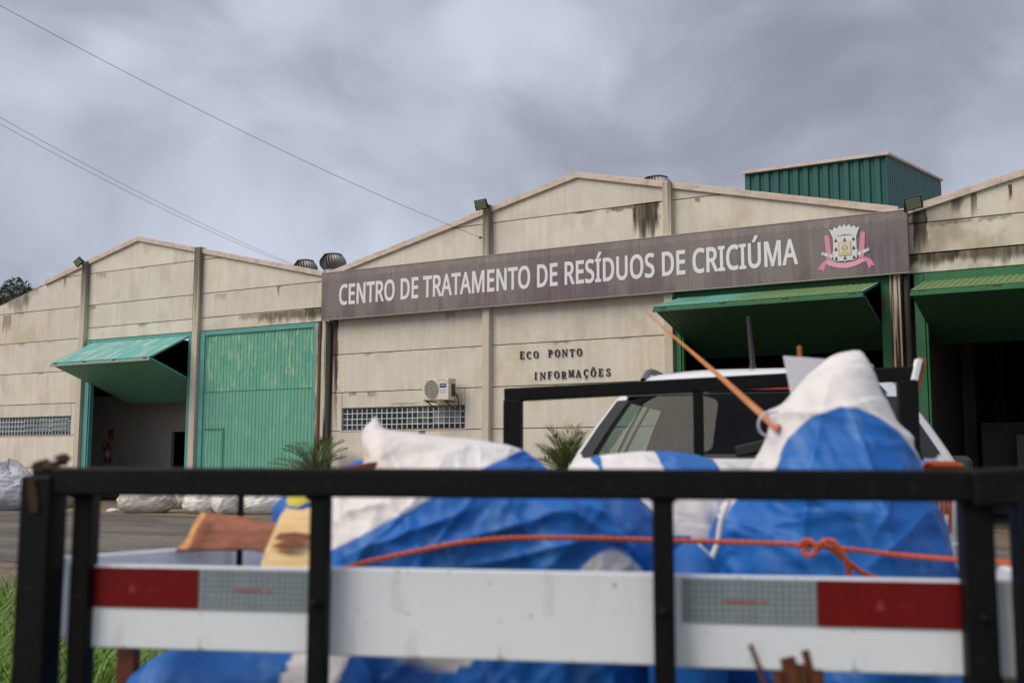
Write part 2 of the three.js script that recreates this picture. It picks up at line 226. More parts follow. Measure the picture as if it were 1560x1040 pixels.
const frameMap = tex(256, 256, (u, v) => { const n = pf(u, v, 8, 4); return mixc([96, 168, 158], [76, 142, 136], n); }, { repeat: [0.5, 0.5] });
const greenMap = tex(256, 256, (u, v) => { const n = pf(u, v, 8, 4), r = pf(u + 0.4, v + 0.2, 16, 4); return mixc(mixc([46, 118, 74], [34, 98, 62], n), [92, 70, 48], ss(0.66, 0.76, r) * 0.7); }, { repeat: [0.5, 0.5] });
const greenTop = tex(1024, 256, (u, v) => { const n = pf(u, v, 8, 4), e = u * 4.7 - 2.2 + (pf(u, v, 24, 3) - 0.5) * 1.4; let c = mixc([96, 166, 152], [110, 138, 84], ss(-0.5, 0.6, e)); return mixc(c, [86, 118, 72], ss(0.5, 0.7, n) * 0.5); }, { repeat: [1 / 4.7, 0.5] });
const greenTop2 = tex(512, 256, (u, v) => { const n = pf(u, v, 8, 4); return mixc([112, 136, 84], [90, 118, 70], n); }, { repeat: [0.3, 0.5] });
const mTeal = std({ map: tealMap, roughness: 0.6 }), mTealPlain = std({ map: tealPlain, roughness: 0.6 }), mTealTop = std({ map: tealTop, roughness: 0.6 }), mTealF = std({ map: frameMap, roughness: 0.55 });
const mGreenF = std({ map: greenMap, roughness: 0.55 }), mGreenTop = std({ map: greenTop, roughness: 0.7 }), mGreenTop2 = std({ map: greenTop2, roughness: 0.7 }), mGreenShaded = std({ map: tex(256, 256, (u, v) => { const n = pf(u, v, 8, 4), r = pf(u + 0.4, v + 0.2, 16, 4); return mixc(mixc([38, 88, 60], [31, 76, 53], n), [84, 72, 54], ss(0.66, 0.78, r) * 0.6); }, { repeat: [0.5, 0.5] }), roughness: 0.65 }), mTealUnder = std({ map: tealPlain, roughness: 0.6 });  // lower green leaves: door paint darkened, underside shade put into the colour
// ribbed sheet in its own plane: x across, y up, ribs towards +z, a real thickness
function ribbed(x0, x1, y0, y1, pitch = 0.125, depth = 0.014, t = 0.004) {
  const prof = []; for (let x = x0; x < x1 - 1e-6; x += pitch) for (const [f, z] of [[0, 0], [0.5, 0], [0.62, depth], [0.88, depth]]) if (x + f * pitch <= x1) prof.push([x + f * pitch, z]); prof.push([x1, 0]);
  const sh = new THREE.Shape([...prof.map(([x, z]) => new THREE.Vector2(x, z)), ...prof.slice().reverse().map(([x, z]) => new THREE.Vector2(x, z - t))]);
  const g = new THREE.ExtrudeGeometry(sh, { depth: y1 - y0, bevelEnabled: false }); g.rotateX(Math.PI / 2); g.scale(1, -1, -1); // shape plane xz, extruded along y
  const p = g.attributes.position; // after the turn: y runs from 0 to height
  let mn = Infinity; for (let i = 0; i < p.count; i++) mn = Math.min(mn, p.getY(i)); g.translate(0, y0 - mn, 0); const q = norm(g); q.computeVertexNormals(); const uv = q.attributes.uv, pp = q.attributes.position; for (let i = 0; i < pp.count; i++) uv.setXY(i, pp.getX(i), pp.getY(i)); return q; }
function tilt(g, y, z, ang) { g.rotateX(ang); g.translate(0, y, z); return g; } // geometry hangs from y=0 down, then is swung about its top edge
function foldDoor(H, x0, x1, mf, mu, ml, fold, label, jambs, hy = 4.83) {
  const d = new THREE.Group(); d.name = 'folding_door'; if (label) d.userData.label = label; H.hall.add(d); const add = (n, g, m) => part(n, g, m, d);
  const [jl, jr] = jambs; add('jamb', [rbox(x0, x0 + jl, 0.03, 4.92, -0.12, 0.05, 0.008), rbox(x0 + jl + 0.01, x0 + jl + 0.05, 0.03, 4.86, -0.12, 0.02, 0.006)], mf); add('jamb', [rbox(x1 - jr, x1, 0.03, 4.92, -0.12, 0.05, 0.008)], mf); add('header', rbox(x0 + jl + 0.003, x1 - jr - 0.003, hy - 0.03, 4.925, -0.11, 0.04, 0.008), mf);
  const a = x0 + jl + 0.02, b = x1 - jr - 0.02, U = 1.66, Lw = 3.1;
  const bars = (h) => [rbox(a, b, -0.06, -0.001, -0.05, -0.004, 0.005), rbox(a, b, -h, -h + 0.06, -0.05, -0.004, 0.005), rbox(a, a + 0.05, -h, -0.06, -0.05, -0.004, 0.005), rbox(b - 0.05, b, -h, -0.06, -0.05, -0.004, 0.005), rbox((a + b) / 2 - 0.03, (a + b) / 2 + 0.03, -h, -0.06, -0.05, -0.004, 0.005)];
  if (!fold) {
    const f1 = add('upper_leaf', tilt(ribbed(a, b, -U, 0), 4.85, 0.0, 0), mu); part('leaf_frame', bars(U).map((g) => tilt(g, 4.85, 0, 0)), mf, f1);
    const f2 = add('lower_leaf', tilt(ribbed(a, b, -Lw, 0), 3.175, 0.004, 0), ml); part('leaf_frame', bars(Lw).map((g) => tilt(g, 3.175, 0, 0)), mf, f2);
    return d;
  }
  const [fy, fz, ly, lz] = fold; // fold line, and the end of the lower leaf inside
  const au = Math.atan2(fz - 0.03, hy - fy), al = -Math.atan2(fz - lz, fy - 0.05 - ly);
  const e = 0.10, a2 = a - e * 0, b2 = b; const up = Math.hypot(fz - 0.03, hy - fy), lo = Math.hypot(fz - lz, fy - 0.05 - ly);
  const f1 = add('upper_leaf', tilt(ribbed(a2, b2, -up, 0), hy, 0.03, -au), mu); part('leaf_frame', bars(up).map((g) => tilt(g, hy, 0.03, -au)), mf, f1);
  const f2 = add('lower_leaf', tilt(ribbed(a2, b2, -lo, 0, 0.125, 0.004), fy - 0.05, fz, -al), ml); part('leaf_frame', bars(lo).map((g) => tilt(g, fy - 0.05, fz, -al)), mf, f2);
  add('lip', [rbox(a2 - 0.01, b2 + 0.01, fy - 0.11, fy - 0.055, fz - 0.02, fz + 0.03, 0.006)], ml === mTealUnder ? std({ map: tex(256, 32, (u, v) => mixc([176, 176, 160], [120, 140, 126], pf(u, v, 16, 3))), roughness: 0.7 }) : mf);
  for (let i = 0; i < 4; i++) add('hinge', rbox(mix(a2 + 0.2, b2 - 0.2, i / 3) - 0.06, mix(a2 + 0.2, b2 - 0.2, i / 3) + 0.06, fy - 0.06, fy - 0.01, fz - 0.02, fz + 0.015, 0.006), ironMat);
  return d;
}
foldDoor(LH, -9.49, -4.88, mTealF, mTealTop, mTealUnder, [4.12, 1.42, 3.06, -1.55], 'teal folding door swung half open', [0.2, 0.2]);
foldDoor(LH, -4.62, -0.30, mTealF, mTeal, mTealPlain, null, 'closed teal ribbed folding door with flaking upper half', [0.19, 0.12]);
foldDoor(MH, 9.8, 14.35, mGreenF, mGreenTop, mGreenShaded, [4.42, 1.62, 3.60, -1.4], 'green folding door opened up under the sign', [0.14, 0.18], 4.83);
foldDoor(RH, 14.80, 19.33, mGreenF, mGreenTop2, mGreenShaded, [4.37, 1.64, 3.66, -1.35], 'green folding door opened up at the right', [0.18, 0.18], 4.77);
// wicket door outline in the closed teal door
LH.add('wicket_door', [box(-4.38, -3.62, 2.15, 2.18, 0.03, 0.045), box(-3.65, -3.62, 0.2, 2.15, 0.03, 0.045)], mTealF);
// dark corrugated inside of the halls above the partition, and the partition in the left hall with its doorway
LH.add('partition_wall', [box(-14.4, -8.95, 0.046, 3.45, -3.12, -3.0), box(-8.0, -0.3, 0.046, 3.45, -3.12, -3.0), box(-8.95, -8.0, 2.2, 3.45, -3.12, -3.0)], std({ map: tex(256, 256, (u, v) => mixc([196, 190, 180], [176, 168, 158], pf(u, v, 8, 4)), { repeat: [0.2, 0.2] }), roughness: 0.9 }));
LH.add('block_screen', (() => { const a = []; for (let i = 0; i < 16; i++) a.push(box(-6.6 + i * 0.13, -6.54 + i * 0.13, 3.45, 4.6, -3.1, -3.04)); for (let j = 0; j < 8; j++) a.push(box(-6.6, -4.6, 3.5 + j * 0.14, 3.56 + j * 0.14, -3.099, -3.039)); return a; })(), innerMat);
RH.add('partition_wall', [box(15.2, 17.9, 0.046, 2.2, -6.1, -6.0), box(17.9, 18.2, 0.046, 6.3, -6.1, -5.8)], innerMat);
RH.add('panel_stack', [rbox(16.0, 16.5, 0.046, 1.9, -5.6, -5.5, 0.01), rbox(16.52, 17.0, 0.046, 1.86, -5.56, -5.46, 0.01)], std({ color: new THREE.Color().setRGB(0.25, 0.27, 0.3), roughness: 0.6 }));

// ---- windows of small panes
const paneMats = [[0.8, 0.84, 0.86], [0.55, 0.6, 0.64], [0.34, 0.38, 0.42], [0.46, 0.5, 0.53]].map((c, i) => phys({ color: new THREE.Color().setRGB(...c), roughness: [0.03, 0.08, 0.4, 0.5][i], transmission: [1, 0.97, 0.75, 0.62][i], thickness: 0 }));
const barMat = std({ color: new THREE.Color().setRGB(0.68, 0.74, 0.74), roughness: 0.5 });
function gridWindow(H, x0, x1, y0, y1, nx, light, label) {
  const w = new THREE.Group(); w.name = 'window'; w.userData.label = label; H.hall.add(w); const rows = 4, px = (x1 - x0) / nx, py = (y1 - y0) / rows;
  part('window_frame', [box(x0, x1, y0 - 0.003, y0 + 0.03, -0.1, -0.05), box(x0, x1, y1 - 0.03, y1 + 0.003, -0.1, -0.05), box(x0, x0 + 0.03, y0 + 0.03, y1 - 0.03, -0.1, -0.05), box(x1 - 0.03, x1, y0 + 0.03, y1 - 0.03, -0.1, -0.05)], std({ color: new THREE.Color().setRGB(0.16, 0.17, 0.17), roughness: 0.6 }), w);
  const b = []; for (let i = 1; i < nx; i++) b.push(box(x0 + i * px - 0.008, x0 + i * px + 0.008, y0 + 0.03, y1 - 0.03, -0.078, -0.045)); for (let j = 1; j < rows; j++) b.push(box(x0 + 0.03, x1 - 0.03, y0 + j * py - 0.008, y0 + j * py + 0.008, -0.08, -0.043)); part('glazing_bars', b, barMat, w);
  const g0 = new THREE.BoxGeometry(px - 0.015, py - 0.012, 0.005);
  for (let i = 0; i < nx; i++) for (let j = 0; j < rows; j++) { const m = new THREE.Mesh(g0, paneMats[light(i, j)]); m.name = 'pane'; m.position.set(x0 + (i + 0.5) * px, y0 + (j + 0.5) * py, -0.07); m.rotation.set(rr(-0.03, 0.03), rr(-0.03, 0.03), 0); m.castShadow = m.receiveShadow = true; w.add(m); }
  part('sill', rbox(x0 - 0.04, x1 + 0.04, y0 - 0.03, y0 - 0.004, -0.1, 0.012, 0.006), std({ map: flashMat.map, roughness: 0.9 }), w);
  return w; }
gridWindow(LH, -14.1, -10.1, 2.04, 2.63, 26, (i, j) => (j === 0 ? (rnd() < 0.3 ? 1 : 0) : i > 15 ? (rnd() < 0.8 ? 3 : 2) : rnd() < 0.25 ? 0 : rnd() < 0.5 ? 1 : 2), 'long small-paned window with pale open panes');
{ // tilted vent sashes at its right end
  const b = []; for (let j = 0; j < 3; j++) { b.push(bar(V(-11.05, 2.22 + j * 0.145, -0.02), V(-10.2, 2.25 + j * 0.145, 0.0), 0.03, 0.025)); b.push(bar(V(-12.4, 2.22 + j * 0.145, -0.03), V(-11.2, 2.235 + j * 0.145, -0.01), 0.03, 0.02)); }
  LH.add('vent_sash', b, std({ color: new THREE.Color().setRGB(0.3, 0.42, 0.42), roughness: 0.5 })); }
gridWindow(MH, 0.54, 4.34, 2.04, 2.62, 24, (i, j) => (i % 12 === 11 || j === 0 ? 0 : i > 12 && i !== 17 ? (i > 17 ? 3 : 2) - (rnd() < 0.35 ? 1 : 0) : rnd() < 0.3 ? 1 : 0), 'long small-paned window under the air conditioner');
for (const H of [LH, MH, RH]) finish(H.hall);

// ---- long sign
{
  const S = thing('facade_sign', 'long weathered brown sign with white lettering across the middle hall', 'sign', [7.38, 4.945, 0.16]);
  const sm_ = (x0) => tex(256, 256, (u, v) => { const x = x0 + u * 1.15, y = v * 1.22, s1 = fbm(x * 9, y * 0.25, 4), s2 = fbm(x * 30, y * 0.4 + 7, 3), s3 = fbm(x * 2.2 + 3, y * 0.3, 3), fi = fbm(x * 26, y * 26, 2);
    let c = mixc([121, 112, 109], [112, 102, 101], ss(0.35, 0.65, s3)); const ln = 0.42 * s1 + 0.58 * s3; // purple ink left where the streaks of bleach stopped
    c = mixc(c, [98, 84, 92], ss(0.46, 0.62, ln + (0.30 - v) * 0.40) * 0.7); c = mixc(c, [160, 149, 146], ss(0.54, 0.76, s2 * 0.5 + s1 * 0.5) * 0.26);
    if (v > 0.93 - 0.12 * s2) c = mixc(c, [168, 158, 156], 0.45 * s1); return c.map((q) => q + (fi - 0.5) * 8 + (h3(Math.round(x0 * 10), 3, 3) - 0.5) * 7); }, { clamp: true });
  const N = 13, w = 14.76 / N;
  for (let i = 0; i < N; i++) { const a = -7.38 + i * w, g = rbox(a + 0.0008, a + w - 0.0008, 0, 1.225, 0, 0.10 + (i % 2 ? 0.0015 : 0), 0.004); const p = g.attributes.position, uv = g.attributes.uv; for (let k = 0; k < p.count; k++) uv.setXY(k, (p.getX(k) - a) / w, p.getY(k) / 1.225);
    part('sign_panel', g, std({ map: sm_(i * w), roughness: 0.55 }), S); }
  part('trim', [rbox(-7.4, 7.4, -0.02, -0.002, 0.0, 0.11, 0.003), rbox(-7.4, 7.4, 1.227, 1.245, 0.0, 0.11, 0.003)], std({ color: new THREE.Color().setRGB(0.36, 0.32, 0.31), roughness: 0.5 }), S);
  part('bracket', (() => { const a = []; for (const x of [-7.2, -2.3, 2.35, 7.1]) a.push(box(x - 0.03, x + 0.03, 0.1, 1.1, -0.16, -0.002)); return a; })(), ironMat, S);
  const font = await new FontLoader().loadAsync('fonts/droid/droid_sans_regular.typeface.json');
  const tg = new TextGeometry('CENTRO DE TRATAMENTO DE RESÍDUOS DE CRICIÚMA', { font, size: 0.5, depth: 0.004, curveSegments: 5, bevelEnabled: true, bevelSize: 0.0165, bevelThickness: 0.001, bevelSegments: 1 }); tg.computeBoundingBox();
  const bb = tg.boundingBox, X0 = 0.60, X1 = 12.60; const cap = 0.5 * 0.96; tg.translate(-bb.min.x, 0, 0); tg.scale((X1 - X0) / (bb.max.x - bb.min.x), 1.02, 1); tg.translate(-7.38 + X0, 0.36, 0.103);
  part('lettering', norm(tg), std({ color: new THREE.Color().setRGB(0.72, 0.73, 0.76), roughness: 0.6 }), S);
  // municipal crest: crown, shield, two towers and ribbon, cut from thin sheet
  const lay = []; let z = 0.104; const put = (pts, col, dz = 0.0016) => { const g = norm(new THREE.ExtrudeGeometry(new THREE.Shape(pts.map(([x, y]) => new THREE.Vector2(x, y))), { depth: 0.0012, bevelEnabled: false })); g.translate(0, 0, z += dz * 0.5); const c = new THREE.Color(col), n = g.attributes.position.count, a = new Float32Array(n * 3); for (let i = 0; i < n; i++) a.set([c.r, c.g, c.b], i * 3); g.setAttribute('color', new THREE.BufferAttribute(a, 3)); lay.push(g); };
  const rect = (x0, y0, x1, y1, c) => put([[x0, y0], [x1, y0], [x1, y1], [x0, y1]], c);
  const pk = '#d288a4', pk2 = '#dfa0b6', wh = '#d3d6d8', dk = '#3b4443', gy = '#7c7874';
  put([[-0.62, -0.56], [-0.52, -0.40], [-0.40, -0.30], [-0.22, -0.36], [-0.30, -0.44], [-0.42, -0.42], [-0.48, -0.60], [-0.54, -0.54]], pk);
  put([[0.62, -0.56], [0.54, -0.40], [0.42, -0.32], [0.24, -0.38], [0.32, -0.46], [0.44, -0.44], [0.50, -0.62], [0.55, -0.54]], pk);
  { const u = [], l = []; for (let i = 0; i <= 10; i++) { const t = -1 + i / 5, x = t * 0.40; u.push([x, -0.43 + 0.13 * t * t]); l.unshift([x, -0.56 + 0.13 * t * t]); } put([...u, ...l], pk2); }
  for (const s of [-1, 1]) { put([[s * 0.40, -0.34], [s * 0.44, 0.30], [s * 0.34, 0.30], [s * 0.28, -0.34]].map(([x, y]) => [x, y]), pk); put([[s * 0.44, 0.31], [s * 0.43, 0.37], [s * 0.36, 0.35], [s * 0.34, 0.31]], gy); for (let k = 0; k < 5; k++) { const x = s * (0.24 + 0.06 * k), y = -0.16 - 0.025 * ((k * 7) % 4); put([0, 1, 2, 3, 4, 5].map((q) => [x + 0.045 * Math.cos(q * 1.047), y + 0.05 * Math.sin(q * 1.047)]), k % 2 ? wh : '#b9bfbf'); } }
  put([[-0.25, -0.34], [-0.2, -0.38], [-0.03, -0.38], [0, -0.41], [0.03, -0.38], [0.2, -0.38], [0.25, -0.34], [0.25, 0.24], [-0.25, 0.24]], wh);
  put([[-0.27, 0.26], [-0.25, 0.2], [-0.1, 0.26], [0.1, 0.26], [0.25, 0.2], [0.27, 0.26], [0.33, 0.44], [0.25, 0.40], [0.22, 0.48], [0.15, 0.44], [0.10, 0.52], [0.05, 0.46], [0, 0.53], [-0.05, 0.46], [-0.10, 0.52], [-0.15, 0.44], [-0.22, 0.48], [-0.25, 0.40], [-0.33, 0.44]], wh);
  put([[-0.2, 0.24], [0, 0.28], [0.2, 0.24]], gy);
  for (const [x, y] of [[-0.19, 0.14], [0, 0.14], [0.19, 0.14], [-0.19, -0.08], [0.19, -0.08], [-0.19, -0.31], [0, -0.31], [0.19, -0.31]]) put([[x - 0.035, y - 0.04], [x - 0.02, y + 0.01], [x, y + 0.055], [x + 0.02, y + 0.01], [x + 0.035, y - 0.04]], dk);
  rect(-0.135, -0.25, 0.135, 0.08, '#d59c96'); rect(-0.11, -0.225, 0.11, 0.055, '#d6d2b4'); put(Array.from({ length: 14 }, (_, i) => [0.075 * Math.cos(i * 0.449), -0.06 + 0.085 * Math.sin(i * 0.449)]), '#8fae7c'); put(Array.from({ length: 12 }, (_, i) => [0.042 * Math.cos(i * 0.524), -0.05 + 0.06 * Math.sin(i * 0.524)]), '#d9b1a4'); rect(-0.09, -0.2, 0.09, -0.17, '#9dbb80');
  const cg = mergeGeometries(lay.map(norm)); cg.scale(0.92, 0.82, 1); cg.translate(-7.38 + 13.55, 0.64, 0);
  part('crest', cg, std({ vertexColors: true, roughness: 0.55 }), S);
}
// ---- letters standing off the wall
{
  const font = await new FontLoader().loadAsync('fonts/droid/droid_serif_bold.typeface.json'); const lm = std({ color: new THREE.Color().setRGB(0.012, 0.012, 0.013), roughness: 0.4 });
  const words = [['ECO PONTO', 5.88, 7.52, 3.665, 'black raised letters spelling eco ponto on the cream wall'], ['INFORMAÇÕES', 6.25, 8.24, 3.165, 'black raised letters spelling informações below eco ponto']];
  for (const [txt, x0, x1, y, label] of words) { const S = thing('wall_lettering', label, 'lettering', [(x0 + x1) / 2, y, 0.004]); const adv = (x1 - x0) / (txt.length - 0.35);
    [...txt].forEach((ch, i) => { if (ch === ' ') return; const g = new TextGeometry(ch, { font, size: 0.165 + rr(-0.006, 0.006), depth: 0.014, curveSegments: 4, bevelEnabled: false }); g.computeBoundingBox(); const bb = g.boundingBox, wd = bb.max.x - bb.min.x; g.translate(-bb.min.x - wd / 2, 0, 0); const k = Math.min(0.88, 0.155 / wd); g.scale(k, 1.05, 1); g.rotateZ(rr(-0.03, 0.03)); g.translate(x0 + (i + 0.32) * adv - (x0 + x1) / 2, rr(-0.012, 0.012) + (i > 4 && txt.length > 9 ? 0.012 : 0), 0.008); part('letter', norm(g), lm, S); }); }
}
// ---- air conditioner
{
  const A = thing('air_conditioner', 'white air conditioner unit mounted above the small-paned window', 'air conditioner', [3.79, 2.72, 0.03]);
  const wm = std({ map: tex(128, 128, (u, v) => { const n = pf(u, v, 8, 4); return mixc([214, 208, 194], [186, 178, 160], ss(0.45, 0.75, n)); }), roughness: 0.5 });
  part('casing', rbox(-0.36, 0.40, 0, 0.53, 0.14, 0.46, 0.02, 3), wm, A);
  const gm = std({ color: new THREE.Color().setRGB(0.22, 0.22, 0.18), roughness: 0.7 });
  const gr = []; const disc = new THREE.CylinderGeometry(0.2, 0.2, 0.012, 40); disc.rotateX(Math.PI / 2); disc.scale(0.95, 1.1, 1); disc.translate(-0.10, 0.265, 0.464); const g = part('fan_opening', norm(disc), gm, A);
  for (let i = 0; i < 11; i++) { const x = -0.10 + (i - 5) * 0.036, h = 0.21 * Math.sqrt(Math.max(0.05, 1 - Math.pow((i - 5) / 5.6, 2))); gr.push(bar(V(x, 0.265 - h, 0.478), V(x, 0.265 + h, 0.478), 0.012, 0.012)); } for (const r of [0.07, 0.14, 0.2]) { const t = new THREE.TorusGeometry(r, 0.006, 6, 40); t.scale(0.95, 1.1, 1); t.translate(-0.10, 0.265, 0.48); gr.push(norm(t)); }
  part('fan_guard', gr, std({ color: new THREE.Color().setRGB(0.5, 0.49, 0.43), roughness: 0.6 }), A);
  part('label_plate', box(0.14, 0.33, 0.30, 0.40, 0.461, 0.464), std({ color: new THREE.Color().setRGB(0.02, 0.05, 0.25), roughness: 0.5 }), A); part('label_print', [box(0.165, 0.305, 0.345, 0.372, 0.465, 0.467), box(0.15, 0.31, 0.235, 0.25, 0.461, 0.464), box(0.15, 0.32, 0.18, 0.195, 0.461, 0.464)], std({ color: new THREE.Color().setRGB(0.3, 0.34, 0.5), roughness: 0.5 }), A);
  part('valve_cover', [rbox(0.402, 0.43, 0.1, 0.4, 0.2, 0.34, 0.01), tube([V(0.42, 0.13, 0.24), V(0.47, 0.1, 0.2), V(0.45, -0.05, 0.1), V(0.38, -0.12, 0.0)], 0.014), tube([V(0.42, 0.22, 0.28), V(0.48, 0.15, 0.22), V(0.46, 0.0, 0.12), V(0.4, -0.1, 0.0)], 0.012)], std({ color: new THREE.Color().setRGB(0.06, 0.06, 0.055), roughness: 0.7 }), A);
  part('bracket', [bar(V(-0.25, -0.02, 0.0), V(-0.25, -0.02, 0.5), 0.03, 0.03), bar(V(0.28, -0.02, 0.0), V(0.28, -0.02, 0.5), 0.03, 0.03), bar(V(-0.25, -0.2, -0.01), V(-0.25, -0.03, 0.42), 0.025, 0.025), bar(V(0.28, -0.2, -0.01), V(0.28, -0.03, 0.42), 0.025, 0.025)], std({ color: new THREE.Color().setRGB(0.09, 0.06, 0.04), roughness: 0.9 }), A);
}
// ---- floodlights
{
  const hm = std({ color: new THREE.Color().setRGB(0.02, 0.02, 0.02), roughness: 0.5 }), gm = phys({ color: new THREE.Color().setRGB(0.2, 0.24, 0.15), roughness: 0.18, clearcoat: 1 });
  for (const [x, y, z, s, ry, rx, rz, label] of [[-9.68, 7.36, 0.34, 0.27, 0.35, 0.35, 0.62, 'square floodlight on the column top of the left hall'], [4.98, 7.42, 0.34, 0.31, 0.25, 0.9, 0.12, 'square floodlight on the column top above the sign'], [14.90, 6.27, 0.34, 0.33, 0.4, 0.9, 0.22, 'square floodlight beside the right end of the sign']]) {
    const L = thing('floodlight', label, 'floodlight', [x, y, z], 0, 'floodlights on the halls'); L.rotation.set(-rx + 0.2, ry, rz, 'YXZ'); L.rotation.x = 0.12 + rx * 0.4;
    part('housing', rbox(-s / 2, s / 2, -s * 0.4, s * 0.4, -0.07, 0.0, 0.012), hm, L); part('glass', rbox(-s / 2 + 0.025, s / 2 - 0.025, -s * 0.4 + 0.025, s * 0.4 - 0.025, -0.002, 0.008, 0.004), gm, L);
    part('bracket', [bar(V(0, -s * 0.3, -0.06), V(0, -s * 0.5, -0.3), 0.04, 0.02), bar(V(-s / 2 - 0.01, 0, -0.03), V(-s / 2 - 0.01, -s * 0.45, -0.06), 0.02, 0.02), bar(V(s / 2 + 0.01, 0, -0.03), V(s / 2 + 0.01, -s * 0.45, -0.06), 0.02, 0.02)], hm, L); }
}
// ---- turbine roof ventilators
{
  const tm = std({ color: new THREE.Color().setRGB(0.26, 0.25, 0.24), roughness: 0.5, metalness: 0.3 }), bm = std({ color: new THREE.Color().setRGB(0.4, 0.4, 0.4), roughness: 0.5, metalness: 0.4 });
  for (const [x, y, z, r, label] of [[-1.72, 6.24, -1.05, 0.35, 'roof turbine ventilator half hidden behind the left gable'], [-0.68, 6.31, -1.0, 0.37, 'roof turbine ventilator beside the left end of the sign'], [8.78, 7.36, -1.5, 0.40, 'roof turbine ventilator behind the middle gable']]) {
    const T = thing('roof_turbine', label, 'ventilator', [x, y, z], 0, 'roof turbine ventilators'); part('base_collar', [cyl(r * 0.62, r * 0.72, 0.34, 0, 0.05, 0)], bm, T);
    const n = 28; for (let i = 0; i < n; i++) { const a = i / n * 2 * Math.PI, pos = []; const K = 7; for (let k = 0; k <= K; k++) { const t = k / K, y_ = 0.22 + 0.44 * t, rad = r * (0.62 + 0.40 * Math.sin(Math.PI * Math.min(1, 0.08 + 0.92 * t)) * 1.0) * (t > 0.92 ? 0.93 : 1), b = a + 0.25 * t; pos.push([rad * Math.cos(b), y_, rad * Math.sin(b)], [rad * 0.88 * Math.cos(b + 0.17), y_, rad * 0.88 * Math.sin(b + 0.17)]); }
      const p = [], ix = []; pos.forEach((q) => p.push(...q)); for (let k = 0; k < K; k++) { const o = k * 2; ix.push(o, o + 1, o + 2, o + 1, o + 3, o + 2); } const g = new THREE.BufferGeometry(); g.setAttribute('position', new THREE.Float32BufferAttribute(p, 3)); g.setAttribute('uv', new THREE.Float32BufferAttribute(new Array(p.length / 3 * 2).fill(0), 2)); g.setIndex(ix); g.computeVertexNormals(); part('vane', g, tm, T); }
    const cap = new THREE.SphereGeometry(r * 0.72, 24, 8, 0, Math.PI * 2, 0, Math.PI / 2); cap.scale(1, 0.22, 1); cap.translate(0, 0.64, 0); part('cap', norm(cap), tm, T); part('inner_drum', cyl(r * 0.55, r * 0.55, 0.4, 0, 0.42, 0), ironMat, T); }
}
// ---- green clad box on the roof
{
  const B = thing('roof_housing', 'dark green ribbed metal housing rising behind the middle hall roof', 'roof housing', [12.14, 6.2, -3]);
  const m = std({ map: tex(256, 256, (u, v) => mixc([20, 92, 86], [16, 80, 77], pf(u, v, 8, 4)), { repeat: [0.4, 0.4] }), roughness: 0.55 });
  part('front_cladding', ribbed(-1.66, 1.66, 0, 2.03, 0.235, 0.045), m, B);
  const sg = ribbed(0, 8.2, 0, 2.03, 0.235, 0.02); const p = sg.attributes.position; for (let i = 0; i < p.count; i++) if (p.getY(i) > 1) p.setY(i, p.getY(i) + 0.155 * p.getX(i)); sg.rotateY(Math.PI / 2); sg.translate(1.66, 0, -0.004); sg.computeVertexNormals(); part('side_cladding', sg, m, B);
  const s2 = ribbed(0, 8.2, 0, 2.03, 0.235, 0.02); const p2 = s2.attributes.position; for (let i = 0; i < p2.count; i++) if (p2.getY(i) > 1) p2.setY(i, p2.getY(i) + 0.155 * p2.getX(i)); s2.rotateY(Math.PI / 2); s2.translate(-1.64, 0, -0.004); s2.computeVertexNormals(); part('side_cladding', s2, m, B);
  part('roof_sheet', bar(V(0, 2.03, 0.05), V(0, 2.03 + 0.155 * 8.2, -8.2), 3.3, 0.04), roofMat, B);
  part('edge_trim', [bar(V(-1.70, 2.055, 0.05), V(1.74, 2.055, 0.05), 0.07, 0.07)], flashMat, B); part('edge_trim', [bar(V(1.70, 2.06, 0.02), V(1.70, 2.06 + 0.155 * 8.2, -8.2), 0.07, 0.06)], flashMat, B);
}
// ---- things in the open door of the left hall
{
  const E = thing('fire_extinguisher', 'red fire extinguisher hung on the wall inside the open teal door', 'extinguisher', [-11.85, 1.2, -2.99]);
  part('cylinder', [cyl(0.10, 0.10, 0.46, 0, 0.25, 0.11), norm(new THREE.SphereGeometry(0.10, 20, 10).translate(0, 0.48, 0.11))], phys({ color: new THREE.Color().setRGB(0.4, 0.015, 0.012), roughness: 0.35, clearcoat: 0.6 }), E); part('label_wrap', cyl(0.102, 0.102, 0.2, 0, 0.28, 0.11, 24, true), std({ color: new THREE.Color().setRGB(0.5, 0.46, 0.42) }), E);
  part('valve', [cyl(0.03, 0.03, 0.1, 0, 0.6, 0.11), bar(V(0, 0.64, 0.11), V(0.12, 0.67, 0.11), 0.02, 0.02)], std({ color: new THREE.Color().setRGB(0.03, 0.03, 0.03) }), E); part('hose', tube([V(0, 0.62, 0.11), V(-0.13, 0.72, 0.13), V(-0.2, 0.62, 0.14), V(-0.15, 0.42, 0.14), V(-0.11, 0.3, 0.13)], 0.014), std({ color: new THREE.Color().setRGB(0.015, 0.015, 0.02) }), E); part('bracket', box(-0.04, 0.04, 0.3, 0.36, -0.0, 0.02), ironMat, E);
  single('safety_plate', box(-11.99, -11.72, 1.99, 2.33, -2.996, -2.985), std({ map: tex(64, 64, (u, v) => (u > 0.3 && u < 0.7 && v > 0.2 && v < 0.8 ? [150, 40, 20] : [190, 78, 24])), roughness: 0.6 }), 'small orange safety plate above the fire extinguisher', 'sign');
}

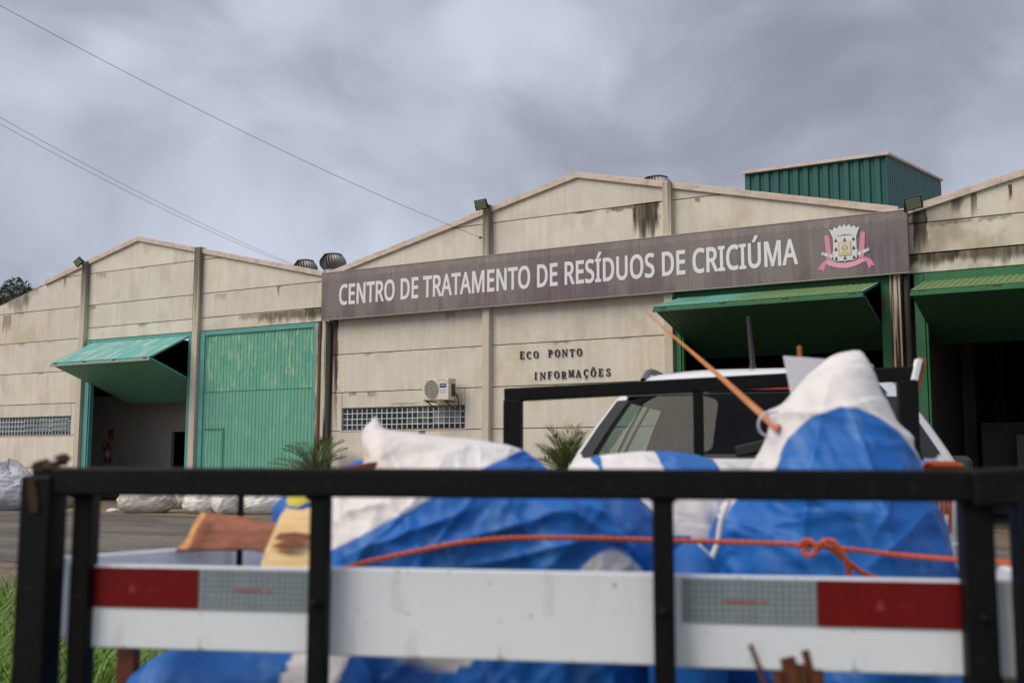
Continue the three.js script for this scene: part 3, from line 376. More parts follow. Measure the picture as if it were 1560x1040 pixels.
// ------------------------------------------------------------------ foreground layout: r to the right, h up, d ahead of the photographer's spot
const at = (px, py, D) => { const x = (px - 780) / FPX, y = -(py - 520) / FPX, c = Math.cos(0.11087567), s = Math.sin(0.11087567), fw = c - y * s, up = y * c + s, t = D / fw; return V(x * t, CAMY + up * t, -D); };
const FG = (r, d) => [CAMX + r * Math.cos(YAW) - d * Math.sin(YAW), 0, CAMZ - r * Math.sin(YAW) - d * Math.cos(YAW)]; // ground point -> world
function fgThing(name, label, category, r, d, group) { const p = FG(r, d); const g = thing(name, label, category, p, YAW, group); g.userData.o = [r, d]; return g; }
const loc = (g) => (r, h, d) => V(r - g.userData.o[0], h, -(d - g.userData.o[1]));
const dropO = (g) => { delete g.userData.o; };

const blackPaint = phys({ specularIntensity: 0.35, map: tex(256, 256, (u, v) => { const n = pf(u, v, 8, 5), f = pn(u * 120, v * 120, 120); return mixc([10, 11, 13], [15, 15, 17], n).map((c, i) => c * (0.85 + 0.3 * f) + [15, 10, 7][i] * ss(0.72, 0.80, pf(u + 0.2, v * 1, 32, 3)) + 9 * ss(0.72, 0.80, pf(u, v * 0.25, 48, 2))); }, { repeat: [2, 2] }), roughness: 0.55 });
const whitePaint = std({ map: tex(512, 512, (u, v) => { const n = pf(u, v, 6, 5), s = pf(u * 1, v * 0.2, 32, 4); let c = mixc([243, 246, 252], [234, 239, 246], n); c = mixc(c, [200, 198, 190], ss(0.6, 0.8, s) * 0.3); return mixc(c, [150, 136, 120], ss(0.84, 0.9, pf(u + 0.3, v + 0.6, 60, 2)) * 0.5); }, { repeat: [0.9, 0.9] }), roughness: 0.45 });
const rubber = std({ color: new THREE.Color().setRGB(0.02, 0.02, 0.02), roughness: 0.9 });
const steel = std({ color: new THREE.Color().setRGB(0.3, 0.3, 0.3), metalness: 0.6, roughness: 0.5 });
const ropeMat = std({ map: tex(64, 64, (u, v) => { const s = (u * 8 + v * 4) % 1; return mixc([212, 102, 54], [178, 76, 40], Math.abs(s - 0.5) * 2); }, { repeat: [30, 1] }), roughness: 0.9 });
const rustMat = std({ map: tex(128, 128, (u, v) => mixc([86, 56, 40], [48, 38, 34], pf(u, v, 12, 4))), roughness: 1 });

// ---- trailer
const TR = fgThing('utility_trailer', 'black framed utility trailer with white boards loaded with tarpaulin sacks', 'trailer', 0.35, 3.2), T = loc(TR);
{
  // rear gate line: left end to right end
  const GL = [-0.905, 2.06], GR = [0.852, 1.79]; const gp = (s, h, off = 0) => { const dx = GR[0] - GL[0], dd = GR[1] - GL[1], L = Math.hypot(dx, dd); return T(GL[0] + dx * s - dd / L * off * -1 * -1, h, GL[1] + dd * s + dx / L * off); }; // off > 0 is away from the photographer
  const rail = part('top_rail', bar(gp(0.005, 1.212), gp(0.998, 1.212), 0.05, 0.052), blackPaint, TR);
  const post = (s, w, top, off = 0, n = 'gate_post') => { const a = gp(s, 0.42, off), b = gp(s, top, off); const g = bar(a, b, w, w, 0.005, gp(1, 0).sub(gp(0, 0)).normalize()); return part(n, g, blackPaint, TR); };
  post(0.013, 0.062, 1.222, -0.0, 'corner_post'); post(0.056, 0.038, 1.185, 0.02); post(0.3190, 0.034, 1.186, 0.0); post(0.6635, 0.036, 1.186, 0.0); post(0.952, 0.05, 1.186, 0.012); post(1.0, 0.062, 1.218, -0.01, 'corner_post');
  part('latch', [bar(gp(0.945, 1.208, -0.012), gp(1.015, 1.214, -0.012), 0.055, 0.062, 0.008)], blackPaint, TR);
  part('rust_clump', (() => { const a = []; for (let i = 0; i < 16; i++) { const g = new THREE.BoxGeometry(rr(0.012, 0.03), rr(0.004, 0.012), rr(0.01, 0.02)); g.rotateZ(rr(-0.5, 0.9)); g.rotateY(rr(0, 3)); const q = gp(0.006 + 0.0018 * i, 1.240 + (i > 12 ? 0.006 * (i - 12) : 0) + rr(-0.003, 0.005), rr(-0.015, 0.01)); g.translate(q.x, q.y, q.z); a.push(norm(g)); } for (let i = 0; i < 3; i++) { const g = new THREE.BoxGeometry(0.014, 0.03, 0.004); const q = gp(0.010 + 0.002 * i, 1.20 - 0.015 * i, -0.034); g.translate(q.x, q.y, q.z); a.push(norm(g)); } return a; })(), rustMat, TR);
  part('weld_bead', (() => { const a = []; for (const s of [0.013, 0.056, 0.319, 0.6635, 0.952, 0.998]) for (let i = 0; i < 7; i++) { const q = gp(s + (i - 3) * 0.0032, 1.1865 + rr(-0.002, 0.002), -0.016), g = new THREE.SphereGeometry(0.0048 + 0.0014 * rnd(), 8, 6); g.scale(1.2, 0.8, 1); g.translate(q.x, q.y, q.z); a.push(norm(g)); } return a; })(), blackPaint, TR);
  part('bolt', (() => { const a = []; for (const [s, h] of [[0.319, 1.0], [0.6635, 1.0], [0.952, 1.0]]) { const q = gp(s, h, -0.024), g = new THREE.SphereGeometry(0.007, 10, 8); g.translate(q.x, q.y, q.z); a.push(norm(g)); } return a; })(), blackPaint, TR);
  // white tail boards behind the posts with reflective tape
  const tapeGrey = tex(256, 128, (u, v) => { const gx = Math.abs(((u * 20) % 1) - 0.5) > 0.36, gy = Math.abs(((v * 7) % 1) - 0.5) > 0.36, n = pf(u, v, 8, 4); let c = mixc([160, 172, 178], [140, 152, 158], n); if (gx || gy) c = mixc(c, [86, 97, 104], 0.7); const w = 0.035, t = Math.abs(v - 0.48) < w && u > 0.3 && u < 0.64 && vn(u * 90, 3) > 0.25; return t ? mixc(c, [170, 60, 58], 0.75) : c; }, { clamp: true });
  const tapeRed = tex(256, 128, (u, v) => { const n = pf(u, v, 8, 4); let c = mixc([124, 7, 5], [104, 5, 5], n); const tx = (u - 0.42) / 0.035, ty = (v - 0.5) / 0.12; if (Math.abs(tx) < 1 && Math.abs(ty) < 1 && ty < 1 - 2 * Math.abs(tx)) c = mixc(c, [200, 110, 104], 0.45); else if (u > 0.46 && u < 0.66 && Math.abs(v - 0.46) < 0.03 && vn(u * 80, 1) > 0.4) c = mixc(c, [190, 90, 84], 0.25); return c; }, { clamp: true });
  const mG = phys({ map: tapeGrey, roughness: 0.4, clearcoat: 0.2 }), mR = phys({ map: tapeRed, roughness: 0.4, clearcoat: 0.15, specularIntensity: 0.6 });
  const board = (s0, s1, h0, h1) => { const g = bar(gp(s0, (h0 + h1) / 2, 0.035), gp(s1, (h0 + h1) / 2, 0.035), 0.022, h1 - h0, 0.004); return part('tail_board', g, whitePaint, TR); };
  const b1 = board(0.035, 0.3175, 0.904, 1.056), b2 = board(0.319, 0.6625, 0.902, 1.058), b3 = board(0.664, 0.995, 0.900, 1.056);
  const tape = (bd, s0, s1, h0, h1, m) => { const a = gp(s0, h0, 0.0215), b = gp(s1, h0, 0.0215), c = gp(s1, h1, 0.0215), d = gp(s0, h1, 0.0215), g = new THREE.BufferGeometry(); g.setAttribute('position', new THREE.Float32BufferAttribute([a, b, c, d].flatMap((p) => [p.x, p.y, p.z]), 3)); g.setAttribute('uv', new THREE.Float32BufferAttribute([0, 0, 1, 0, 1, 1, 0, 1], 2)); g.setIndex([0, 1, 2, 0, 2, 3]); g.computeVertexNormals(); part('reflective_tape', g, m, bd); };
  tape(b1, 0.057, 0.1845, 0.979, 1.052, mR); tape(b1, 0.1847, 0.309, 0.979, 1.052, mG); tape(b3, 0.681, 0.8075, 0.977, 1.052, mG); tape(b3, 0.8077, 0.945, 0.975, 1.052, mR);
  // sides, headboard
  const HL = [-0.03, 4.68], HR = [1.62, 4.33];
  const side = (a, h0, b, h1, w, n, m, off = 0) => part(n, bar(T(a[0], h0, a[1]), T(b[0], h1, b[1]), 0.022, w, 0.004), m, TR);
  side([-0.865, 2.10], 0.992, [-0.07, 4.66], 0.90, 0.15, 'side_board', whitePaint); side([0.875, 1.85], 0.985, [1.62, 4.31], 0.92, 0.15, 'side_board', whitePaint);
  side([-0.86, 2.06], 0.5, [-0.05, 4.68], 0.5, 0.06, 'chassis_rail', blackPaint); side([0.86, 1.80], 0.5, [1.62, 4.33], 0.5, 0.06, 'chassis_rail', blackPaint);
  for (const [a, b, h] of [[0.225, 0.95, 1.22], [0.62, 0.5, 1.0]]) { const r = mix(-0.86, -0.05, a), d = mix(2.06, 4.68, a); part('side_post', bar(T(r + 0.02, b, d), T(r + 0.02, h, d), 0.014, 0.014, 0.004, V(1, 0, 0)), blackPaint, TR); const r2 = mix(0.86, 1.62, a), d2 = mix(1.8, 4.33, a); part('side_post', bar(T(r2, 0.5, d2), T(r2, 1.0, d2), 0.03, 0.03, 0.004, V(1, 0, 0)), blackPaint, TR); }
  part('headboard_rail', bar(T(HL[0], 1.536, HL[1]), T(HR[0], 1.606, HR[1]), 0.05, 0.058), blackPaint, TR);
  part('headboard_rail', bar(T(HL[0], 0.95, HL[1]), T(HR[0], 0.95, HR[1]), 0.04, 0.04), blackPaint, TR);
  for (const [s, w] of [[0.022, 0.075], [0.49, 0.042], [0.982, 0.075]]) part('headboard_post', bar(T(mix(HL[0], HR[0], s), 0.46, mix(HL[1], HR[1], s)), T(mix(HL[0], HR[0], s), mix(1.512, 1.578, s), mix(HL[1], HR[1], s)), w, w, 0.005, V(HR[0] - HL[0], 0, -(HR[1] - HL[1])).normalize()), blackPaint, TR);
  // deck boards, axle, wheels, drawbar
  for (let i = 0; i < 9; i++) { const a = (i + 0.04) / 9, b = (i + 0.96) / 9, P = (s, e) => [mix(mix(GL[0], GR[0], s), mix(HL[0], HR[0], s), e), mix(mix(GL[1], GR[1], s), mix(HL[1], HR[1], s), e)]; const m0 = P((a + b) / 2, 0.01), m1 = P((a + b) / 2, 0.99); part('deck_plank', bar(T(m0[0], 0.545, m0[1]), T(m1[0], 0.545, m1[1]), 0.182, 0.022, 0.003), std({ color: new THREE.Color().setRGB(0.14 + 0.02 * (i % 3), 0.1, 0.07), roughness: 0.9 }), TR); }
  const AX = 0.285; part('axle', bar(T(-0.72, 0.33, 3.45), T(1.32, 0.33, 3.05), 0.06, 0.06), blackPaint, TR);
  for (const [r, d] of [[-0.70, 3.45], [1.36, 3.04]]) { const w = new THREE.Group(); w.name = 'wheel'; const c = T(r, 0.3, d); w.position.copy(c); w.rotation.y = -0.28; TR.add(w); const t = new THREE.TorusGeometry(0.21, 0.085, 14, 36); t.rotateY(Math.PI / 2); part('tyre', norm(t), rubber, w); const rim = new THREE.CylinderGeometry(0.15, 0.15, 0.1, 24); rim.rotateZ(Math.PI / 2); part('rim', norm(rim), steel, w);
    const mg = new THREE.CylinderGeometry(0.36, 0.36, 0.22, 24, 1, true, -Math.PI / 2, Math.PI); mg.rotateZ(Math.PI / 2); mg.rotateX(0); part('mudguard', norm(mg), blackPaint, TR).position.copy(c).setY(0.3); TR.children[TR.children.length - 1].rotation.y = -0.28; }
  part('drawbar', [bar(T(0.35, 0.46, 4.45), T(1.12, 0.46, 5.2), 0.07, 0.07), bar(T(1.25, 0.46, 4.4), T(1.16, 0.46, 5.2), 0.07, 0.07)], blackPaint, TR);
}
dropO(TR);

// ---- sacks: closed lofts with folds; rows are [pixel row, left, right] at a distance, i.e. half-widths in metres at a height
const weaveBump = tex(256, 256, (u, v) => { const a = Math.sin(u * Math.PI * 2 * 64), b = Math.sin(v * Math.PI * 2 * 64); const r = 1 - Math.abs(pf(u, v, 5, 3) - 0.5) * 6, r2 = 1 - Math.abs(pf(u + 0.4, v * 1 + 0.7, 9, 2) - 0.5) * 5; const n = 90 + 14 * a * b + 80 * Math.max(0, r) + 40 * Math.max(0, r2); return [n, n, n]; }, { data: true, repeat: [1.6, 1.6] });
const sackMat = phys({ vertexColors: true, roughness: 0.52, bumpMap: weaveBump, bumpScale: 0.005, specularIntensity: 0.6 });
function crease(x, y, z, f, ang, sd) { const u = x * Math.cos(ang) + y * Math.sin(ang), w = -x * Math.sin(ang) + y * Math.cos(ang); const n = fbm3(u * f * 2.6 + sd, w * f * 0.55 + sd * 0.3, z * f * 1.2, 3); const r = 1 - Math.abs(n - 0.5) * 7; return r > 0 ? Math.pow(r, 1.4) : 0; }
const foldLines = (D, a) => a.map(([x0, y0, x1, y1, amp, wd]) => { const p = at(x0, y0, D), q = at(x1, y1, D); return [p.x, p.y, q.x, q.y, amp, wd ?? 0.012]; });
function sack(g, L, rows, o) {
  const K = rows.length, NV = o.nv ?? 210, NU = o.nu ?? 320, EX = o.e ?? 0.94, pts = [], cols = [], uvs = [], idx = [];
  const lev = rows.map(([py, xl, xr, D, t]) => { const a = at(xl, py, D), b = at(xr, py, D); return { h: (a.y + b.y) / 2, cx: (a.x + b.x) / 2, hw: (b.x - a.x) / 2, d: D, t }; });
  const cr = (k, f) => { const i = Math.min(K - 2, Math.max(0, Math.floor(k))), t = k - i, p = (j) => f(lev[cl(j, 0, K - 1)]); const a = p(i - 1), b = p(i), c = p(i + 1), d = p(i + 2); return b + 0.5 * t * (c - a + t * (2 * a - 5 * b + 4 * c - d + t * (3 * (b - c) + d - a))); };
  const pw = (c, e) => Math.sign(c) * Math.pow(Math.abs(c), e);
  for (let j = 0; j <= NV; j++) { const k = j / NV * (K - 1), h = cr(k, (q) => q.h), cx = cr(k, (q) => q.cx), hw = Math.max(0.002, cr(k, (q) => q.hw)), d = cr(k, (q) => q.d), t = Math.max(0.002, cr(k, (q) => q.t));
    for (let i = 0; i <= NU; i++) { const th = i / NU * 2 * Math.PI, ca = Math.cos(th), sa = Math.sin(th); let r = cx + hw * pw(ca, EX), dd = d - t * pw(sa, EX), hh = h; const nx = ca, nd = -sa, near = Math.min(1, hw / 0.22) * Math.min(1, t / 0.14);
      let w = 0; for (const [f, ang, amp, sd] of o.folds) w += amp * (crease(r, hh, dd, f, ang, sd) - 0.25); if (o.lines) for (const [ax, ay, bx, by, amp, wd] of o.lines) { const ex = bx - ax, ey = by - ay, t_ = cl(((r - ax) * ex + (hh - ay) * ey) / (ex * ex + ey * ey)), q = Math.hypot(r - ax - ex * t_, hh - ay - ey * t_); if (q < wd * 6) w += (sa > -0.1 ? 1 : 0) * amp * Math.sin(Math.PI * (0.08 + 0.88 * t_)) * Math.exp(-q / wd); }
      w += 0.022 * (fbm3(r * 3 + (o.sd ?? 0), hh * 3, dd * 3, 2) - 0.5); w *= near;
      r += nx * w; dd += nd * w; hh += 0.25 * w * near;
      let c = o.color(r, hh, dd, sa, k); { const sc = ss(0.60, 0.74, fbm3(r * 26 + hh * 9, hh * 7 - r * 4, dd * 8, 3)), dt = ss(0.55, 0.75, fbm3(r * 6 + 40, hh * 6, dd * 6, 4)); c = c[2] > c[0] * 3 ? mixc(mixc(c, [0.10, 0.24, 0.52], sc * 0.45), [0.02, 0.07, 0.22], dt * 0.4) : mixc(mixc(c, [0.78, 0.75, 0.74], sc * 0.4), [0.46, 0.41, 0.36], dt * 0.45); } const gr = 0.9 + 0.2 * fbm3(r * 40, hh * 40, dd * 40, 2), bl = fbm3(r * 7 + 3, hh * 7, dd * 7, 3); const q = L(r, hh, dd); pts.push(q.x, q.y, q.z); uvs.push(th / 6.283 * 3 * Math.max(0.15, hw), hh * 2); cols.push(...c.map((v) => v * gr * (0.86 + 0.28 * bl))); } }
  for (let j = 0; j < NV; j++) for (let i = 0; i < NU; i++) { const a = j * (NU + 1) + i, b = a + NU + 1; idx.push(a, a + 1, b, a + 1, b + 1, b); }
  const G = new THREE.BufferGeometry(); G.setAttribute('position', new THREE.Float32BufferAttribute(pts, 3)); G.setAttribute('uv', new THREE.Float32BufferAttribute(uvs, 2)); G.setAttribute('color', new THREE.Float32BufferAttribute(cols, 3)); G.setIndex(idx); G.computeVertexNormals(); return G; }
const BL = [0.009, 0.115, 0.42], WH = [0.70, 0.67, 0.66], WH2 = [0.62, 0.60, 0.58], BL2 = [0.008, 0.075, 0.31];
const soft = (x, w = 0.004) => ss(-w, w, x);
{ // tall peaked sack
  const S = fgThing('tarpaulin_sack', 'tall peaked blue and white sack, highest load on the trailer', 'sack', 1.0, 2.85, 'tarpaulin sacks on the trailer'), L = loc(S);
  const rows = [[1190, 1090, 1500, 2.8, 0.30], [1060, 1078, 1482, 2.8, 0.32], [960, 1078, 1470, 2.8, 0.32], [885, 1084, 1455, 2.8, 0.31], [800, 1106, 1422, 2.8, 0.28], [757, 1125, 1403, 2.8, 0.25], [715, 1154, 1390, 2.8, 0.22], [650, 1174, 1368, 2.8, 0.165], [615, 1195, 1352, 2.8, 0.13], [573, 1229, 1332, 2.8, 0.085], [552, 1254, 1323, 2.8, 0.055], [544, 1263, 1319, 2.8, 0.04], [537, 1278, 1315, 2.8, 0.022], [533, 1298, 1310, 2.8, 0.006]];
  const bl_ = [[1060, 850], [1100, 800], [1140, 757], [1181, 715], [1206, 665], [1237, 635], [1279, 619], [1306, 621], [1337, 635], [1366, 654], [1400, 690], [1480, 760]].map(([x, y]) => { const q = at(x, y, 2.66); return [q.x, q.y]; });
  const bnd = (r) => { let k = 0; while (k < bl_.length - 2 && r > bl_[k + 1][0]) k++; const t = (r - bl_[k][0]) / (bl_[k + 1][0] - bl_[k][0]); return mix(bl_[k][1], bl_[k + 1][1], t); };
  const G = sack(S, L, rows, { folds: [[1.5, 1.35, 0.020, 3.1], [2.6, 0.9, 0.013, 9.4], [4.5, 1.7, 0.008, 1.7], [6, 0.4, 0.004, 5.9]], e: 1.04, lines: foldLines(2.6, [[1300, 540, 1262, 640, 0.022, 0.02], [1262, 640, 1205, 860, 0.018], [1300, 600, 1345, 870, 0.020], [1185, 730, 1290, 790, 0.012], [1120, 790, 1270, 850, 0.014], [1375, 700, 1310, 820, 0.012], [1240, 570, 1190, 690, 0.010, 0.015], [1400, 780, 1290, 868, 0.012], [1150, 760, 1120, 868, 0.012]]), sd: 4, color: (r, h, d, sa) => { const b = bnd(r) + 0.008 * (fbm(r * 9, 2, 3) - 0.5); const left = 0.535 + (h - 0.95) * 0.16;  return mixc(BL, WH, soft(h - b)); } });
  part('cloth', G, sackMat, S);
  part('hem_cord', tube([[1112, 762], [1100, 790], [1094, 825], [1082, 858], [1070, 890]].map(([x, y]) => { const q = at(x, y, 2.52); return L(q.x, q.y, 2.52); }), 0.006, 40, 8), std({ color: new THREE.Color().setRGB(...WH) }), S); dropO(S);
}
{ // left sack with pointed corner
  const S = fgThing('tarpaulin_sack', 'wide blue sack with white pointed corner behind the left gate posts', 'sack', -0.05, 2.85, 'tarpaulin sacks on the trailer'), L = loc(S);
  const rows = [[1180, 470, 1035, 2.8, 0.30], [1040, 455, 1035, 2.8, 0.33], [930, 455, 1030, 2.8, 0.33], [865, 470, 1022, 2.8, 0.33], [810, 488, 1000, 2.8, 0.32], [757, 515, 945, 2.8, 0.30], [725, 556, 855, 2.8, 0.26], [705, 563, 812, 2.8, 0.21], [690, 560, 783, 2.8, 0.17], [676, 556, 738, 2.8, 0.12], [667, 554, 690, 2.8, 0.085], [661, 553, 640, 2.8, 0.06], [655, 554, 592, 2.8, 0.04], [648, 559, 582, 2.8, 0.022], [641, 566, 577, 2.8, 0.01], [635, 571, 574, 2.8, 0.003]];
  const G = sack(S, L, rows, { folds: [[1.6, 0.55, 0.030, 2.2], [1.3, -0.35, 0.022, 6.1], [3, 0.5, 0.016, 8.8], [5, -0.7, 0.008, 3.3], [7, 0.2, 0.005, 7.3]], lines: foldLines(2.55, [[545, 850, 740, 764, 0.024, 0.016], [620, 845, 880, 772, 0.026, 0.016], [690, 862, 985, 806, 0.018], [800, 762, 990, 850, 0.020], [590, 690, 650, 770, 0.016], [660, 672, 770, 700, 0.014], [520, 790, 600, 765, 0.016], [760, 780, 860, 850, 0.014], [575, 660, 590, 720, 0.014], [860, 762, 930, 800, 0.014]]), sd: 9, color: (r, h, d, sa) => { const A = at(785, 690, 2.55), B = at(505, 838, 2.55), t = (r - B.x) / (A.x - B.x), b = B.y + t * (A.y - B.y) + 0.02 * (fbm(r * 8, 5, 3) - 0.5); let c = mixc(BL, WH, soft(h - b)); const tip = at(565, 690, 2.55); if (h > 1.22 && r < tip.x + 0.02) c = mixc(c, [0.66, 0.57, 0.5], 0.6 * soft(fbm(r * 30, h * 30, 3) - 0.4, 0.12)); const q = at(935, 838, 2.5), e = (r - q.x) / 0.105, wv = q.y - 0.075 * e * e - (r > q.x ? 0.02 * e : 0); if (sa > 0 && h > 0.9) c = mixc(c, WH, soft(wv + 0.012 * (fbm(r * 12, 8, 3) - 0.5) - h)); if (h < 0.9 && r < -0.28 + 0.3 * fbm(h * 12, 3, 2)) c = mixc(BL2, WH2, soft(h - 0.83 + 0.3 * (r + 0.3), 0.02)); return c; } });
  part('cloth', G, sackMat, S); dropO(S);
}
{ // middle sacks
  const S = fgThing('tarpaulin_sack', 'slumped sack with white neck between the two larger sacks', 'sack', 0.45, 3.2, 'tarpaulin sacks on the trailer'), L = loc(S);
  const rows = [[1160, 880, 1180, 3.15, 0.25], [950, 880, 1180, 3.15, 0.3], [850, 890, 1165, 3.15, 0.3], [780, 890, 1160, 3.15, 0.28], [735, 870, 1150, 3.15, 0.25], [712, 866, 1135, 3.15, 0.2], [700, 880, 1085, 3.15, 0.14], [692, 925, 1060, 3.15, 0.08], [687, 975, 1025, 3.15, 0.02]];
  const G = sack(S, L, rows, { folds: [[2.5, 0.4, 0.02, 5.5], [2, -0.7, 0.014, 1.5], [5, 0.1, 0.004, 7.7]], sd: 2, color: (r, h, d) => { const n = 0.05 * (fbm(r * 7, h * 7, 3) - 0.5); if (h > 1.2) { const x0 = at(1000, 700, 3.1).x, x1 = at(915, 700, 3.1).x; return r > x0 + n * 0.3 && r < x0 + 0.16 ? BL : r < x1 && n > 0.003 ? BL : WH; } const A = at(960, 760, 2.95), B = at(1110, 830, 2.95); const u = h - (A.y - 0.02 - (r - A.x) * 0.12); return u > -0.055 + n && r > A.x - (A.y - h) * -0.4 ? WH : h < 1.06 && r > 0.47 && n > 0 ? WH : BL; } });
  part('cloth', G, sackMat, S); dropO(S);
  const Q = fgThing('tarpaulin_sack', 'small crumpled white and blue sack below the orange rope', 'sack', 0.55, 2.5, 'tarpaulin sacks on the trailer'), L2 = loc(Q);
  const r2 = [[1150, 1000, 1110, 2.55, 0.1], [950, 985, 1105, 2.55, 0.12], [880, 1000, 1098, 2.55, 0.12], [850, 1020, 1088, 2.55, 0.09], [830, 1040, 1070, 2.55, 0.05], [822, 1050, 1060, 2.55, 0.01]];
  part('cloth', sack(Q, L2, r2, { nv: 70, nu: 90, folds: [[4, 0.9, 0.018, 4.4], [4, -0.6, 0.012, 6.5]], sd: 12, color: (r, h) => { const n = fbm(r * 4, h * 4, 2); return h - 1.085 + (n - 0.5) * 0.1 + (r - 0.43) * 0.9 > 0 ? WH : BL; } }), sackMat, Q); dropO(Q);
  const R = fgThing('tarpaulin_sack', 'blue sack end behind the right headboard post', 'sack', 1.3, 3.4, 'tarpaulin sacks on the trailer'), L3 = loc(R);
  const r3 = [[1150, 1330, 1500, 3.3, 0.2], [900, 1330, 1500, 3.3, 0.25], [780, 1340, 1470, 3.3, 0.25], [730, 1360, 1455, 3.3, 0.2], [708, 1375, 1440, 3.3, 0.12], [699, 1392, 1425, 3.3, 0.03]];
  part('cloth', sack(R, L3, r3, { nv: 80, nu: 90, folds: [[3, 0.5, 0.014, 4.1], [2.5, -0.6, 0.012, 6.2]], sd: 21, color: (r, h) => (h < 1.13 + 0.05 * fbm(r * 8, 1, 3) ? WH2 : BL) }), sackMat, R); dropO(R);
  const W = fgThing('tarpaulin_sack', 'blue sack with yellow print behind the yellow plank', 'sack', -0.7, 2.9, 'tarpaulin sacks on the trailer'), L4 = loc(W);
  const r4 = [[1100, 425, 540, 3.0, 0.12], [900, 420, 540, 3.0, 0.15], [800, 418, 530, 3.0, 0.15], [765, 425, 540, 3.0, 0.14], [735, 470, 570, 3.0, 0.11], [712, 520, 574, 3.0, 0.07], [701, 545, 570, 3.0, 0.015]];
  part('cloth', sack(W, L4, r4, { nv: 80, nu: 90, folds: [[3, 0.5, 0.012, 2.1], [3, -0.6, 0.010, 3.2]], sd: 31, color: (r, h) => { const n = fbm(r * 16, h * 34, 2); return h < 1.19 && n > 0.6 ? [0.62, 0.5, 0.06] : BL; } }), sackMat, W); dropO(W);
}
{
  const S = fgThing('tarpaulin_sack', 'low blue sack bulging out under the left tail board', 'sack', -0.62, 2.45, 'tarpaulin sacks on the trailer'), L = loc(S);
  part('cloth', sack(S, L, [[1330, 215, 560, 2.42, 0.10], [1240, 190, 560, 2.42, 0.14], [1100, 185, 560, 2.42, 0.15], [1040, 200, 560, 2.42, 0.13], [1010, 225, 545, 2.42, 0.10], [992, 262, 520, 2.42, 0.06], [984, 330, 470, 2.42, 0.015]], { nv: 80, nu: 120, folds: [[2.2, 0.6, 0.02, 5.1], [3, -0.5, 0.012, 2.2]], sd: 41, color: (r, h) => { const x = r + 0.02 * fbm(h * 12, 4, 3) - (h - 0.85) * 0.35; return x < -0.80 || (x > -0.45 && x < -0.33) ? WH : BL; } }), sackMat, S); dropO(S);
}
// ---- timber in the load
const woodTex = (a, b, k) => tex(256, 256, (u, v) => { const g = fbm(u * 3 + k, v * 40 + 2 * fbm(u * 4, v * 3 + k, 3), 4), f = fbm(u * 20, v * 90 + k, 3); return mixc(a, b, ss(0.3, 0.7, 0.6 * g + 0.4 * f)); });
function slab(poly, D0, D1, thick, L, lean = 0) { // a board whose outline is given on its own slanting plane, with thickness
  const fr = poly.map(([x, y], i) => { const t = (x - poly[0][0]) / 200, D = mix(D0, D1, cl(t, -1, 2)) + Math.max(0, 866 - y) * lean; const q = at(x, y, D); return L(q.x, q.y, D); });
  const bk = fr.map((p) => p.clone().add(V(0, -thick * 0.3, -thick))); const tri = THREE.ShapeUtils.triangulateShape(fr.map((p) => new THREE.Vector2(p.x, p.y)), []), pos = [], uv = []; const P = (v, w) => { pos.push(v.x, v.y, v.z); uv.push(v.x * 2, v.y * 2); };
  for (const [a, b, c] of tri) { P(fr[a]); P(fr[b]); P(fr[c]); P(bk[a]); P(bk[c]); P(bk[b]); } for (let i = 0; i < fr.length; i++) { const j = (i + 1) % fr.length; P(fr[i]); P(bk[i]); P(fr[j]); P(fr[j]); P(bk[i]); P(bk[j]); }
  const g = new THREE.BufferGeometry(); g.setAttribute('position', new THREE.Float32BufferAttribute(pos, 3)); g.setAttribute('uv', new THREE.Float32BufferAttribute(uv, 2)); g.computeVertexNormals(); return g; }
